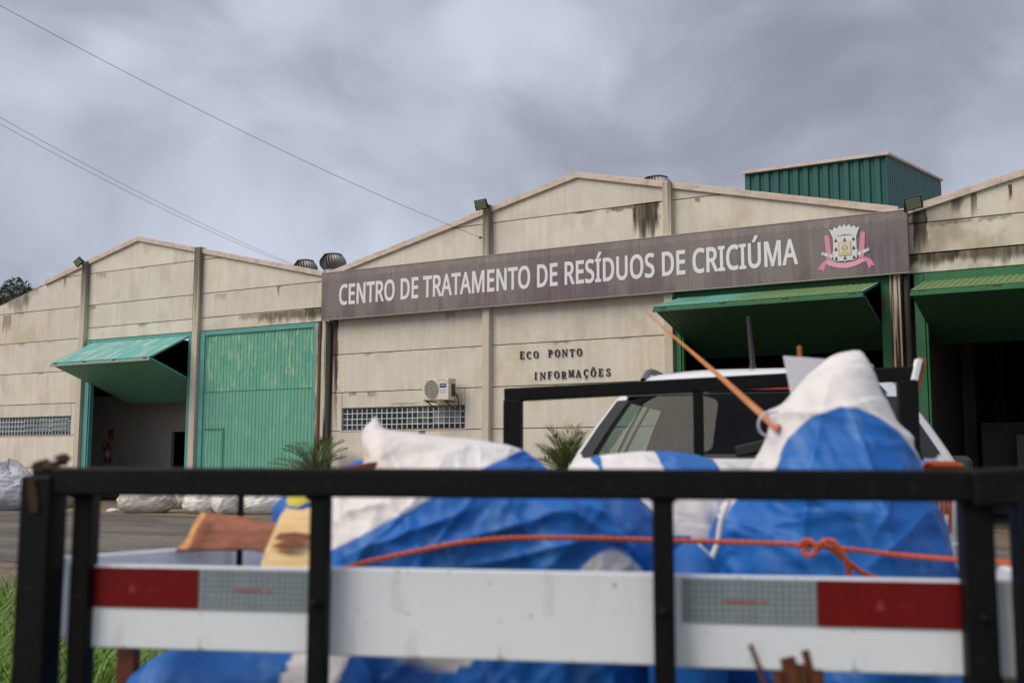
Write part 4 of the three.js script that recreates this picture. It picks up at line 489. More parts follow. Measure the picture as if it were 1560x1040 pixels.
{
  const A = fgThing('broken_plywood', 'broken reddish brown plywood sheet leaning out over the left side board', 'plywood', -0.75, 2.6); const L = loc(A);
  part('sheet', slab([[268, 838], [276, 832], [284, 826], [293, 800], [303, 796], [309, 779], [330, 783], [352, 786], [372, 788], [400, 795], [424, 797], [430, 815], [424, 838], [405, 841], [380, 836], [330, 837]], 2.40, 2.5, 0.018, L, 0.0013), std({ map: woodTex([182, 118, 90], [142, 90, 72], 3), roughness: 0.9 }), A);
  part('splinter_edge', slab([[270, 836], [282, 826], [300, 790], [309, 779], [314, 786], [300, 806], [290, 832], [284, 838]], 2.385, 2.4, 0.006, L, 0.0013), std({ map: woodTex([226, 176, 120], [200, 140, 90], 5), roughness: 0.9 }), A); dropO(A);
  const B = fgThing('yellow_plank', 'pale yellow plank with brown worn patches beside the gate post', 'plank', -0.5, 2.4); const L2 = loc(B);
  part('board', slab([[396, 868], [404, 840], [428, 784], [436, 774], [446, 776], [460, 777], [478, 772], [486, 800], [484, 868]], 2.22, 2.26, 0.03, L2, 0.0014), std({ map: woodTex([238, 208, 156], [224, 186, 128], 8), roughness: 0.85 }), B);
  part('worn_patch', [slab([[418, 822], [426, 813], [450, 811], [474, 814], [476, 824], [450, 826]], 2.208, 2.208, 0.002, L2, 0.0014), slab([[414, 832], [430, 826], [458, 828], [452, 835], [428, 837]], 2.208, 2.208, 0.002, L2, 0.0014)], std({ map: woodTex([140, 84, 60], [108, 64, 48], 2), roughness: 0.9 }), B); dropO(B);
  const C = fgThing('brown_strip', 'dark brown timber strip below the white sack corner', 'timber', -0.45, 2.62); const L3 = loc(C); { const a = at(520, 718, 2.6), b = at(575, 709, 2.6); part('strip', bar(L3(a.x, a.y, 2.6), L3(b.x, b.y, 2.66), 0.03, 0.02), std({ map: woodTex([126, 66, 38], [92, 46, 28], 4), roughness: 0.9 }), C); } dropO(C);
  const D = fgThing('wooden_lath', 'long orange-brown lath slanting up from the peaked sack', 'lath', 0.8, 3.0); const L4 = loc(D);
  { const pts = [[1186, 652, 2.72], [1150, 620, 2.95], [1100, 575, 3.3], [1050, 532, 3.75], [1010, 498, 4.2], [984, 474, 4.6]].map(([x, y, d]) => { const q = at(x, y, d); return L4(q.x, q.y, d); }); const pos = [], uv = [], idx = []; pts.forEach((p, i) => { const w = mix(0.0105, 0.0024, i / 5), n = V(0.55, 0.8, 0.2).normalize(), m = V(-0.2, 0.0, 1).normalize(); for (const [a, b] of [[-1, -0.5], [1, -0.5], [1, 0.5], [-1, 0.5]]) { const q = p.clone().addScaledVector(n, a * w).addScaledVector(m, b * w); pos.push(q.x, q.y, q.z); uv.push(i * 0.3, a * 0.02); } if (i < 5) for (let k = 0; k < 4; k++) { const a = i * 4 + k, b = i * 4 + (k + 1) % 4; idx.push(a, b, a + 4, b, b + 4, a + 4); } }); idx.push(0, 2, 1, 0, 3, 2, 20, 21, 22, 20, 22, 23); const g = new THREE.BufferGeometry(); g.setAttribute('position', new THREE.Float32BufferAttribute(pos, 3)); g.setAttribute('uv', new THREE.Float32BufferAttribute(uv, 2)); g.setIndex(idx); const ng = g.toNonIndexed(); ng.computeVertexNormals(); part('stick', ng, std({ map: woodTex([196, 132, 84], [164, 100, 60], 6), roughness: 0.85 }), D); } dropO(D);
  const E2 = fgThing('zip_tie', 'pale plastic tie looped around the lath end', 'cable tie', 0.63, 2.72); const L5 = loc(E2); part('loop', tube([[1186, 626], [1168, 628], [1157, 640], [1158, 655], [1170, 665]].map(([x, y], i) => { const q = at(x, y, 2.7 + 0.01 * i); return L5(q.x, q.y, 2.7 + 0.01 * i); }), 0.0035, 30), std({ color: new THREE.Color().setRGB(0.6, 0.63, 0.68), roughness: 0.4 }), E2); dropO(E2);
  const F = fgThing('plastic_sheet', 'translucent greyish plastic sheet standing behind the sack peak', 'plastic sheet', 0.78, 3.0); const L6 = loc(F); part('sheet', slab([[1194, 541], [1225, 543], [1262, 546], [1275, 600], [1225, 640], [1206, 600]], 3.0, 3.05, 0.003, L6), phys({ color: new THREE.Color().setRGB(0.88, 0.86, 0.89), roughness: 0.7, transmission: 0.12, thickness: 0 }), F); dropO(F);
  const H = fgThing('short_stick', 'short thin stick poking up behind the plastic sheet', 'stick', 0.82, 3.1); const L7 = loc(H); { const a = at(1223, 600, 3.1), b = at(1218, 526, 3.1); part('stick', bar(L7(a.x, a.y, 3.1), L7(b.x, b.y, 3.1), 0.011, 0.011, 0.002, V(1, 0, 0)), std({ map: woodTex([196, 120, 66], [150, 84, 44], 1) }), H); } dropO(H);
  const I = fgThing('painted_offcut', 'white painted timber offcut on the right headboard corner', 'timber', 1.62, 4.32); const L8 = loc(I); { const a = at(1393, 578, 4.3), b = at(1400, 546, 4.3); part('offcut', bar(L8(a.x, a.y, 4.3), L8(b.x, b.y, 4.3), 0.035, 0.02, 0.002, V(1, 0, 0)), whitePaint, I); const c = at(1397, 590, 4.31), e = at(1406, 544, 4.31); part('raw_edge', bar(L8(c.x, c.y, 4.31), L8(e.x, e.y, 4.31), 0.014, 0.03, 0.002, V(1, 0, 0)), std({ map: woodTex([196, 120, 76], [150, 84, 50], 1) }), I); } dropO(I);
}
function strandRope(pts, r, lay = 0.055) { const cv = new THREE.CatmullRomCurve3(pts), Ln = cv.getLength(), N = Math.ceil(Ln / 0.006), P = cv.getSpacedPoints(N), fr = cv.computeFrenetFrames(N, false), out = []; for (let k = 0; k < 3; k++) out.push(tube(P.map((p, i) => { const a = i / N * Ln / lay * 6.2832 + k * 2.0944; return p.clone().addScaledVector(fr.normals[i], Math.cos(a) * r * 0.52).addScaledVector(fr.binormals[i], Math.sin(a) * r * 0.52); }), r * 0.56, Math.ceil(N * 1.2), 6)); return mergeGeometries(out); }
// ---- orange rope with its knot, rope coil
{
  const R = fgThing('orange_rope', 'orange rope stretched over the sacks with a knot at the right', 'rope', 0.2, 2.44), L = loc(R); const q = (x, y, d) => { const p = at(x, y, d); return L(p.x, p.y, d); };
  part('rope_line', strandRope([q(520, 868, 2.40), q(560, 856, 2.40), q(620, 843, 2.40), q(700, 827, 2.40), q(770, 820, 2.4), q(850, 819, 2.4), q(930, 820, 2.42), q(1010, 822, 2.43), q(1080, 824, 2.43), q(1160, 826, 2.40), q(1225, 829, 2.38), q(1280, 834, 2.38), q(1360, 843, 2.38), q(1450, 850, 2.3), q(1520, 854, 2.15), q(1560, 856, 1.98)], 0.0054), ropeMat, R);
  part('knot', [strandRope([q(1216, 832, 2.366), q(1228, 822, 2.36), q(1240, 826, 2.352), q(1244, 838, 2.35), q(1234, 846, 2.352), q(1224, 838, 2.36), q(1238, 828, 2.366), q(1254, 832, 2.36)], 0.0054, 0.04), strandRope([q(1246, 836, 2.36), q(1256, 824, 2.35), q(1270, 824, 2.346), q(1280, 836, 2.346), q(1292, 858, 2.352), q(1296, 884, 2.37), q(1296, 910, 2.4)], 0.0068, 0.05), strandRope([q(1262, 832, 2.36), q(1290, 852, 2.36), q(1310, 868, 2.37), q(1340, 882, 2.39), q(1360, 896, 2.4)], 0.006, 0.05)], ropeMat, R); dropO(R);
  const C = fgThing('rope_coil', 'bundle of orange rope hanging at the right end of the load', 'rope', 1.25, 2.95), L2 = loc(C); const a = []; for (let i = 0; i < 8; i++) { const x = 1408 + i * 5.5; const q2 = (x_, y, d) => { const p = at(x_, y, d); return L2(p.x, p.y, d); }; a.push(tube([q2(x, 712 + (i % 3) * 4, 2.95), q2(x + 8, 704 + (i % 2) * 4, 2.92), q2(x + 20, 708, 2.92), q2(x + 24 - i * 3, 716, 2.95)], 0.007, 24)); if (i < 7) a.push(tube([q2(x + 4, 716, 2.93), q2(x + 2 + i, 760, 2.92), q2(x + 8, 810 - (i % 3) * 14, 2.93)], 0.005, 24)); } part('coil', a, ropeMat, C); dropO(C);
}
// ---- dry broken stalks and post low in front of the boards
{
  const S = fgThing('dry_stalks', 'broken brown dry stalks standing in front of the right tail board', 'stalks', 0.45, 1.72), L = loc(S); const m = std({ map: woodTex([118, 66, 40], [70, 40, 28], 7), roughness: 1 });
  const st = (pts, w) => { const p = pts.map(([x, y, d]) => { const q = at(x, y, d); return L(q.x, q.y, d); }); part('stalk', tube(p, w, 12, 6), m, S); };
  st([[1200, 1240, 1.7], [1166, 1040, 1.7], [1154, 1005, 1.7], [1144, 981, 1.7]], 0.0042); st([[1215, 1240, 1.7], [1204, 1050, 1.7], [1196, 1002, 1.7]], 0.007); st([[1225, 1240, 1.7], [1218, 1050, 1.7], [1206, 1000, 1.7]], 0.007); st([[1235, 1240, 1.72], [1240, 1040, 1.7], [1233, 1010, 1.7], [1228, 990, 1.7]], 0.0065); st([[1236, 1240, 1.7], [1228, 1060, 1.7], [1222, 1012, 1.7]], 0.010); st([[1246, 1240, 1.7], [1250, 1060, 1.7], [1246, 1020, 1.7]], 0.010); st([[1210, 1240, 1.7], [1192, 1060, 1.7], [1186, 1022, 1.7]], 0.009); st([[1222, 1240, 1.7], [1214, 900 + 140, 1.7], [1210, 1012, 1.7]], 0.012);
  part('root_clump', (() => { const a = []; const q = at(1222, 1240, 1.7); const c = L(q.x, q.y, 1.7); for (let i = 0; i < 7; i++) { const g = cyl(0.012, 0.02, c.y, 0, 0, 0, 8); g.translate(c.x + rr(-0.03, 0.03), c.y / 2, c.z + rr(-0.03, 0.03)); a.push(g); } return a; })(), m, S); dropO(S);
  const P = fgThing('brown_post', 'short brown timber post under the left tail board', 'post', -0.82, 2.4), L2 = loc(P); { const a = at(197, 985, 2.42); part('post', rbox(L2(a.x, 0, 2.42).x - 0.02, L2(a.x, 0, 2.42).x + 0.02, 0.0, a.y, L2(0, 0, 2.42).z - 0.02, L2(0, 0, 2.42).z + 0.02, 0.003), std({ map: woodTex([112, 62, 44], [74, 42, 32], 9), roughness: 0.95 }), P); } dropO(P);
}

// ---- white car towing the trailer
{
  const C = fgThing('white_car', 'white sport utility car parked in front of the trailer', 'car', 1.11, 5.12); C.rotation.y = YAW - 0.31; dropO(C);
  // plan outline at each height: rear z, front z (negative), half width, corner radius
  const K = [[0.24, -0.12, -4.0, 0.78, 0.25], [0.34, -0.02, -4.12, 0.86, 0.28], [0.55, 0.02, -4.2, 0.90, 0.30], [0.80, 0.02, -4.2, 0.92, 0.32], [0.95, 0.0, -4.12, 0.92, 0.34], [1.03, -0.005, -3.85, 0.92, 0.34], [1.10, -0.015, -3.2, 0.915, 0.34], [1.15, -0.02, -2.98, 0.91, 0.34], [1.25, -0.04, -2.86, 0.90, 0.34], [1.30, -0.06, -2.80, 0.875, 0.34], [1.42, -0.13, -2.62, 0.80, 0.33], [1.54, -0.20, -2.42, 0.715, 0.32], [1.61, -0.25, -2.25, 0.655, 0.32], [1.655, -0.30, -2.05, 0.59, 0.34], [1.68, -0.40, -1.85, 0.50, 0.34], [1.695, -0.62, -1.6, 0.34, 0.28], [1.70, -1.0, -1.2, 0.10, 0.08]];
  const lerpK = (y) => { let i = 0; while (i < K.length - 2 && y > K[i + 1][0]) i++; const t = cl((y - K[i][0]) / (K[i + 1][0] - K[i][0])); return [1, 2, 3, 4].map((k) => mix(K[i][k], K[i + 1][k], t)); };
  const N = 240, pt = (y, u, off = 0) => { const [zr, zf, hw, r0] = lerpK(y), r = Math.min(r0, hw * 0.95, (zr - zf) / 2.1), ws = 2 * (hw - r), ls = zr - zf - 2 * r, q = Math.PI * r / 2; // u: 0 at rear centre, runs to the right, round the car
    const w2 = [0.10, 0.17, 0.33, 0.40, 0.60, 0.67, 0.83, 0.90, 1]; let x, z, nx, nz, v = ((u % 1) + 1) % 1; const seg = (a, b) => (v - a) / (b - a);
    if (v < 0.10) { x = ws / 2 * (v / 0.10); z = zr; nx = 0; nz = 1; } else if (v < 0.17) { const a = seg(0.10, 0.17) * Math.PI / 2; x = ws / 2 + r * Math.sin(a); z = zr - r + r * Math.cos(a); nx = Math.sin(a); nz = Math.cos(a); } else if (v < 0.33) { x = hw; z = zr - r - ls * seg(0.17, 0.33); nx = 1; nz = 0; } else if (v < 0.40) { const a = seg(0.33, 0.40) * Math.PI / 2; x = ws / 2 + r * Math.cos(a); z = zf + r - r * Math.sin(a); nx = Math.cos(a); nz = -Math.sin(a); } else if (v < 0.60) { x = ws / 2 - ws * seg(0.40, 0.60); z = zf; nx = 0; nz = -1; } else if (v < 0.67) { const a = seg(0.60, 0.67) * Math.PI / 2; x = -ws / 2 - r * Math.sin(a); z = zf + r - r * Math.cos(a); nx = -Math.sin(a); nz = -Math.cos(a); } else if (v < 0.83) { x = -hw; z = zf + r + ls * seg(0.67, 0.83); nx = -1; nz = 0; } else if (v < 0.90) { const a = seg(0.83, 0.90) * Math.PI / 2; x = -ws / 2 - r * Math.cos(a); z = zr - r + r * Math.sin(a); nx = -Math.cos(a); nz = Math.sin(a); } else { x = -ws / 2 * (1 - seg(0.90, 1)); z = zr; nx = 0; nz = 1; }
    const bow = nz > 0 ? -0.05 * Math.pow(x / Math.max(hw, 0.1), 2) * nz : 0; return V((x + nx * off) * 1.05, y > 1.3 ? 1.3 + (y - 1.3) * 1.12 : y, z + bow + nz * off); };
  const patch = (u0, u1, y0f, y1f, nu, nv, off, y2) => { const pos = [], idx = [], uv = []; for (let j = 0; j <= nv; j++) for (let i = 0; i <= nu; i++) { const s = i / nu, t = j / nv, u = mix(u0, u1, s), y = mix(typeof y0f === 'function' ? y0f(s) : y0f, typeof y1f === 'function' ? y1f(s) : y1f, t), p = pt(y, u, off); pos.push(p.x, p.y, p.z); uv.push(s, t); if (i < nu && j < nv) { const a = j * (nu + 1) + i; idx.push(a, a + 1, a + nu + 1, a + 1, a + nu + 2, a + nu + 1); } } const g = new THREE.BufferGeometry(); g.setAttribute('position', new THREE.Float32BufferAttribute(pos, 3)); g.setAttribute('uv', new THREE.Float32BufferAttribute(uv, 2)); g.setIndex(idx); g.computeVertexNormals(); return g; };
  const paint = phys({ color: new THREE.Color().setRGB(0.74, 0.75, 0.77), roughness: 0.3, clearcoat: 1, clearcoatRoughness: 0.06 });
  const ys = []; for (let i = 0; i < K.length - 1; i++) for (let k = 0; k < 4; k++) ys.push(mix(K[i][0], K[i + 1][0], k / 4)); ys.push(1.7);
  const open = (u, y) => { const a = Math.abs(((u + 0.5) % 1) - 0.5); return (a < 0.132 && y > 1.292 && y < 1.57) || (a > 0.192 && a < 0.243 && y > 1.225 && y < 1.555) || (a > 0.252 && a < 0.313 && y > 1.205 && y < 1.555) || (a > 0.418 && y > 1.21 && y < 1.555); };
  { const pos = [], idx = [], uv = []; ys.forEach((y, j) => { for (let i = 0; i <= N; i++) { const p = pt(y, i / N); pos.push(p.x, p.y, p.z); uv.push(i / N, y); if (i < N && j < ys.length - 1 && !open((i + 0.5) / N, (y + ys[j + 1]) / 2)) { const a = j * (N + 1) + i; idx.push(a, a + 1, a + N + 1, a + 1, a + N + 2, a + N + 1); } } }); const top = pos.length / 3; pos.push(0, 1.749, -1.1); uv.push(0, 0); for (let i = 0; i < N; i++) idx.push((ys.length - 1) * (N + 1) + i, (ys.length - 1) * (N + 1) + i + 1, top); const bt = top + 1; pos.push(0, 0.24, -2); uv.push(0, 0); for (let i = 0; i < N; i++) idx.push(i + 1, i, bt); const g = new THREE.BufferGeometry(); g.setAttribute('position', new THREE.Float32BufferAttribute(pos, 3)); g.setAttribute('uv', new THREE.Float32BufferAttribute(uv, 2)); g.setIndex(idx); g.computeVertexNormals(); part('body', g, paint, C); }
  { const pos = [], idx = [], uv = [], yl = ys.filter((y) => y > 0.5 && y < 1.68); yl.forEach((y, j) => { for (let i = 0; i <= N; i++) { const p = pt(y, i / N, -0.035); pos.push(p.x, p.y - 0.015, p.z); uv.push(0, 0); if (i < N && j < yl.length - 1 && !open((i + 0.5) / N, (y + yl[j + 1]) / 2)) { const a = j * (N + 1) + i; idx.push(a, a + 1, a + N + 1, a + 1, a + N + 2, a + N + 1); } } }); const g = new THREE.BufferGeometry(); g.setAttribute('position', new THREE.Float32BufferAttribute(pos, 3)); g.setAttribute('uv', new THREE.Float32BufferAttribute(uv, 2)); g.setIndex(idx); g.computeVertexNormals(); const lin = std({ color: new THREE.Color().setRGB(0.09, 0.09, 0.09), roughness: 0.95 }); part('cabin_lining', g, lin, C); part('parcel_shelf', rbox(-0.7, 0.7, 1.18, 1.2, -0.8, -0.12, 0.008), lin, C);
    const seat = std({ color: new THREE.Color().setRGB(0.06, 0.06, 0.062), roughness: 0.9 }); for (const [x, z] of [[-0.38, -0.95], [0.0, -0.95], [0.38, -0.95], [-0.4, -1.95], [0.4, -1.95]]) { part('seat_back', rbox(x - 0.21, x + 0.21, 0.6, 1.28, z - 0.1, z, 0.05, 3), seat, C); part('headrest', rbox(x - 0.12, x + 0.12, 1.31, 1.47, z - 0.09, z - 0.01, 0.035, 3), seat, C); } part('dashboard', rbox(-0.75, 0.75, 0.8, 1.16, -2.75, -2.45, 0.05), seat, C); }
  const glass = phys({ color: new THREE.Color().setRGB(0.5, 0.62, 0.6), roughness: 0.02, transmission: 1, thickness: 0, ior: 1.5, specularIntensity: 0.4 }), blk = std({ color: new THREE.Color().setRGB(0.012, 0.012, 0.013), roughness: 0.6 }), red = phys({ color: new THREE.Color().setRGB(0.42, 0.012, 0.012), roughness: 0.15, clearcoat: 1 });
  const arch = (a, b) => (s) => a + (b - a) * Math.pow(Math.sin(Math.PI * cl(s, 0, 1)), 0.25);
  const win = part('rear_window', patch(-0.136, 0.136, (s) => 1.285 + 0.02 * Math.pow(2 * s - 1, 4), (s) => 1.575 - 0.06 * Math.pow(2 * s - 1, 6), 60, 14, 0.006), glass, C);
  part('window_border', [patch(-0.143, -0.128, 1.29, 1.54, 6, 12, 0.009), patch(0.128, 0.143, 1.29, 1.54, 6, 12, 0.009), patch(-0.135, 0.135, 1.555, 1.60, 50, 3, 0.010), patch(-0.138, 0.138, 1.275, 1.289, 50, 2, 0.010)], blk, win);
  const sp = part('roof_spoiler', patch(-0.13, 0.13, 1.585, 1.66, 50, 6, 0.03), paint, C); part('brake_strip', patch(-0.055, 0.055, 1.572, 1.584, 20, 2, 0.028), red, C);
  part('wiper', [(() => { const a = pt(1.325, 0.0, 0.03), b = pt(1.30, 0.075, 0.035); return bar(a, b, 0.02, 0.03); })(), (() => { const a = pt(1.30, -0.01, 0.0), b = pt(1.345, 0.03, 0.04); return bar(a, b, 0.05, 0.05); })()], blk, C);
  for (const s of [-1, 1]) { const a = (x, y) => (s > 0 ? [x, y] : [-y, -x]);
    const [u0, u1] = a(0.105, 0.165); part('tail_light', patch(u0, u1, (t) => { const k = s > 0 ? t : 1 - t; return 0.98 + 0.03 * (1 - k); }, (t) => { const k = s > 0 ? t : 1 - t; return 1.20 + 0.05 * k; }, 14, 10, 0.012), red, C);
    for (const [x, y, yb, yt] of [[0.172, 0.187, 1.33, 1.50], [0.19, 0.245, 1.22, 1.56], [0.25, 0.315, 1.20, 1.56]]) { const [p, q] = a(x, y); part('side_window', patch(p, q, yb, yt, 12, 10, 0.005), glass, C); }
    const [m0, m1] = a(0.168, 0.325); part('window_trim', [patch(m0, m1, 1.565, 1.58, 30, 2, 0.008), patch(m0, m1, 1.20, 1.215, 30, 2, 0.008)], blk, C);
    const [d0, d1] = a(0.345, 0.40); part('head_light', patch(d0, d1, 0.78, 0.93, 12, 6, 0.01), phys({ color: new THREE.Color().setRGB(0.5, 0.52, 0.55), roughness: 0.1, clearcoat: 1 }), C);
    const mr = part('mirror', [(() => { const g = new RoundedBoxGeometry(0.26, 0.17, 0.13, 4, 0.05); g.translate(s * 1.08, 1.21, -2.5); return norm(g); })(), bar(V(s * 0.88, 1.14, -2.5), V(s * 1.0, 1.17, -2.5), 0.05, 0.06)], blk, C); part('mirror_glass', (() => { const g = new RoundedBoxGeometry(0.21, 0.125, 0.012, 2, 0.005); g.translate(s * 1.08, 1.21, -2.432); return norm(g); })(), phys({ color: new THREE.Color().setRGB(0.08, 0.085, 0.09), metalness: 0.6, roughness: 0.1 }), mr);
    part('roof_rail', [tube([V(s * 0.57, 1.675, -0.42), V(s * 0.575, 1.735, -0.6), V(s * 0.58, 1.748, -1.1), V(s * 0.575, 1.735, -1.7), V(s * 0.57, 1.67, -1.95)], 0.018, 40)], std({ color: new THREE.Color().setRGB(0.09, 0.095, 0.1), roughness: 0.4 }), C);
    for (const z of [-0.82, -3.35]) { const w = new THREE.Group(); w.name = 'wheel'; w.position.set(s * 0.83, 0.33, z); C.add(w); const t = new THREE.TorusGeometry(0.235, 0.095, 14, 40); t.rotateY(Math.PI / 2); part('tyre', norm(t), rubber, w); const rm = new THREE.CylinderGeometry(0.2, 0.2, 0.12, 30); rm.rotateZ(Math.PI / 2); part('rim', norm(rm), steel, w); const ar = new THREE.TorusGeometry(0.36, 0.03, 8, 40, Math.PI); ar.rotateY(Math.PI / 2); ar.translate(s * 0.89, 0.36, z); part('wheel_arch', norm(ar), blk, C); } }
  part('panel_gap', [patch(-0.128, -0.1255, 0.62, 1.28, 2, 10, 0.004), patch(0.1255, 0.128, 0.62, 1.28, 2, 10, 0.004), patch(-0.128, 0.128, 0.612, 0.62, 40, 1, 0.004)], blk, C);
  part('windscreen', patch(0.415, 0.585, 1.2, 1.56, 30, 10, 0.005), glass, C);
  part('rear_bumper', patch(-0.165, 0.165, 0.34, 0.6, 50, 6, 0.03), blk, C); part('number_plate', (() => { const p = pt(0.88, 0, 0.02); return box(-0.2, 0.2, 0.82, 0.95, p.z, p.z + 0.01); })(), std({ color: new THREE.Color().setRGB(0.5, 0.5, 0.5) }), C); part('tailgate_handle', (() => { const p = pt(1.05, 0, 0.02); return rbox(-0.3, 0.3, 1.0, 1.04, p.z, p.z + 0.03, 0.01); })(), steel, C);
  part('antenna', [(() => { const g = new THREE.ConeGeometry(0.05, 0.10, 16); g.scale(0.6, 1, 1.2); g.translate(-0.02, 1.765, -0.62); return norm(g); })(), (() => { const g = new THREE.CylinderGeometry(0.009, 0.016, 0.26, 10); g.translate(0, 0.13, 0); g.rotateZ(0.08); g.rotateX(-0.1); g.translate(-0.02, 1.77, -0.62); return norm(g); })()], blk, C);
  part('tow_bar', [bar(V(0, 0.44, 0.15), V(0, 0.44, -0.3), 0.06, 0.06), norm(new THREE.SphereGeometry(0.04, 16, 10).translate(0, 0.5, 0.1))], blackPaint, C);
}

// ------------------------------------------------------------------ rubbish sacks along the apron
{
  const gm = [[0.60, 0.55, 0.48], [0.72, 0.70, 0.68], [0.42, 0.38, 0.34]];
  const pileSack = (name, label, cat, x, z, w, h, t, c, sd, group, turn = 0) => { const S = thing(name, label, cat, [x, z > 4.6 ? 0.004 : 0.028, z], turn, group); const NU = 64, NV = 36, pos = [], col = [], uv = [], idx = [];
    for (let j = 0; j <= NV; j++) for (let i = 0; i <= NU; i++) { const v = j / NV, th = i / NU * 6.2832, pr = Math.pow(Math.sin(Math.PI * (0.16 + 0.84 * v) * 0.999), 0.55) * (v > 0.97 ? 0.5 : 1); let px = Math.cos(th) * w / 2 * pr, pz = Math.sin(th) * t / 2 * pr, py = h * Math.pow(v, 1.15) * (0.82 + 0.36 * vn(Math.cos(th) * 1.3 + sd, Math.sin(th) * 1.3)); const n = (fbm3(px * 3.5 + sd, py * 3.5, pz * 3.5, 4) - 0.5) * 0.26, k = crease(px + sd, py, pz, 3.2, 0.9 + sd, sd) * 0.05 + crease(px - sd, py, pz, 4.2, -0.5, sd + 3) * 0.04; const f = Math.min(1, v * 6); px *= 1 + n + k * f; pz *= 1 + n + k * f; py += f * k * 0.8 * (v > 0.4 ? 1 : 0.3); pos.push(px, Math.max(0, py), pz); const d = ss(0.45, 0.7, fbm3(px * 5 + sd, py * 7, pz * 5, 3)); col.push(...mixc(c, [0.26, 0.21, 0.16], d * 0.55)); uv.push(i / NU * 3, v); if (i < NU && j < NV) { const a = j * (NU + 1) + i; idx.push(a, a + NU + 1, a + 1, a + 1, a + NU + 1, a + NU + 2); } }
    const g = new THREE.BufferGeometry(); g.setAttribute('position', new THREE.Float32BufferAttribute(pos, 3)); g.setAttribute('color', new THREE.Float32BufferAttribute(col, 3)); g.setAttribute('uv', new THREE.Float32BufferAttribute(uv, 2)); g.setIndex(idx); g.computeVertexNormals(); part('bag', g, std({ vertexColors: true, roughness: 0.6 }), S); return S; };
  const gp = (px, py) => { const q = at(px, py, 10), k = CAMY / (CAMY - q.y), D = 10 * k; return FG(q.x * k, D); };
  const list = [[222, 784, 1.22, 0.62, 0.8, 0, 'dirty beige rubbish sack at the left end of the row'], [270, 777, 0.9, 0.55, 0.7, 0, 'beige rubbish sack second from the left in the row'], [313, 785, 0.95, 0.60, 0.75, 1, 'white rubbish sack in the middle of the row'], [350, 786, 0.7, 0.55, 0.7, 1, 'white rubbish sack leaning against the middle one'], [398, 786, 1.1, 0.52, 0.7, 1, 'creased white rubbish sack nearest the palm'], [99, 776, 0.45, 0.45, 0.5, 2, 'small grey rubbish bag seen between the left posts']];
  list.forEach(([px, py, w, h, t, c, label], i) => { const p = gp(px, py); pileSack('rubbish_sack', label, 'sack', p[0], p[2], w * 1.12, h * 1.15, t, gm[c], 3.3 + i * 5.7, 'rubbish sacks along the road', YAW); });
  const p = gp(8, 779); pileSack('rubbish_sack', 'large pale plastic bag filled with rubbish at the left edge', 'sack', p[0], p[2], 1.5, 1.15, 1.0, [0.5, 0.5, 0.55], 51, 'rubbish sacks along the road', YAW);
  const q = gp(30, 777); pileSack('rubbish_sack', 'low torn bag beside the large pale plastic bag', 'sack', q[0], q[2], 0.9, 0.4, 0.7, [0.34, 0.31, 0.33], 61, 'rubbish sacks along the road', YAW);
  // bits of litter
  const lit = [[141, 764, 0.22, 'white scrap of paper lying on the apron'], [172, 783, 0.3, 'flat white plastic scrap at the kerb'], [250, 756, 0.18, 'blue and yellow rag on the beige sacks']];
  lit.forEach(([px, py, s, label], i) => { const pp = gp(px, py); const g = new THREE.IcosahedronGeometry(s / 2, 2), a = g.attributes.position; for (let k = 0; k < a.count; k++) { const n = 0.7 + 0.6 * fbm3(a.getX(k) * 14, a.getY(k) * 14, a.getZ(k) * 14, 2); a.setXYZ(k, a.getX(k) * n * 1.2, a.getY(k) * n * 0.4, a.getZ(k) * n); } g.computeVertexNormals(); g.translate(pp[0], (pp[2] > 4.6 ? 0.03 : 0.06) + (i === 2 ? 0.55 : 0), pp[2]); if (i === 2) { const b = gp(240, 784); g.translate(b[0] - pp[0], 0, b[2] - pp[2]); } single('litter', norm(g), std({ color: new THREE.Color().setRGB(...[[0.6, 0.62, 0.62], [0.6, 0.6, 0.6], [0.05, 0.1, 0.35]][i]), roughness: 0.8 }), label, 'litter', 'scraps of litter'); });
}
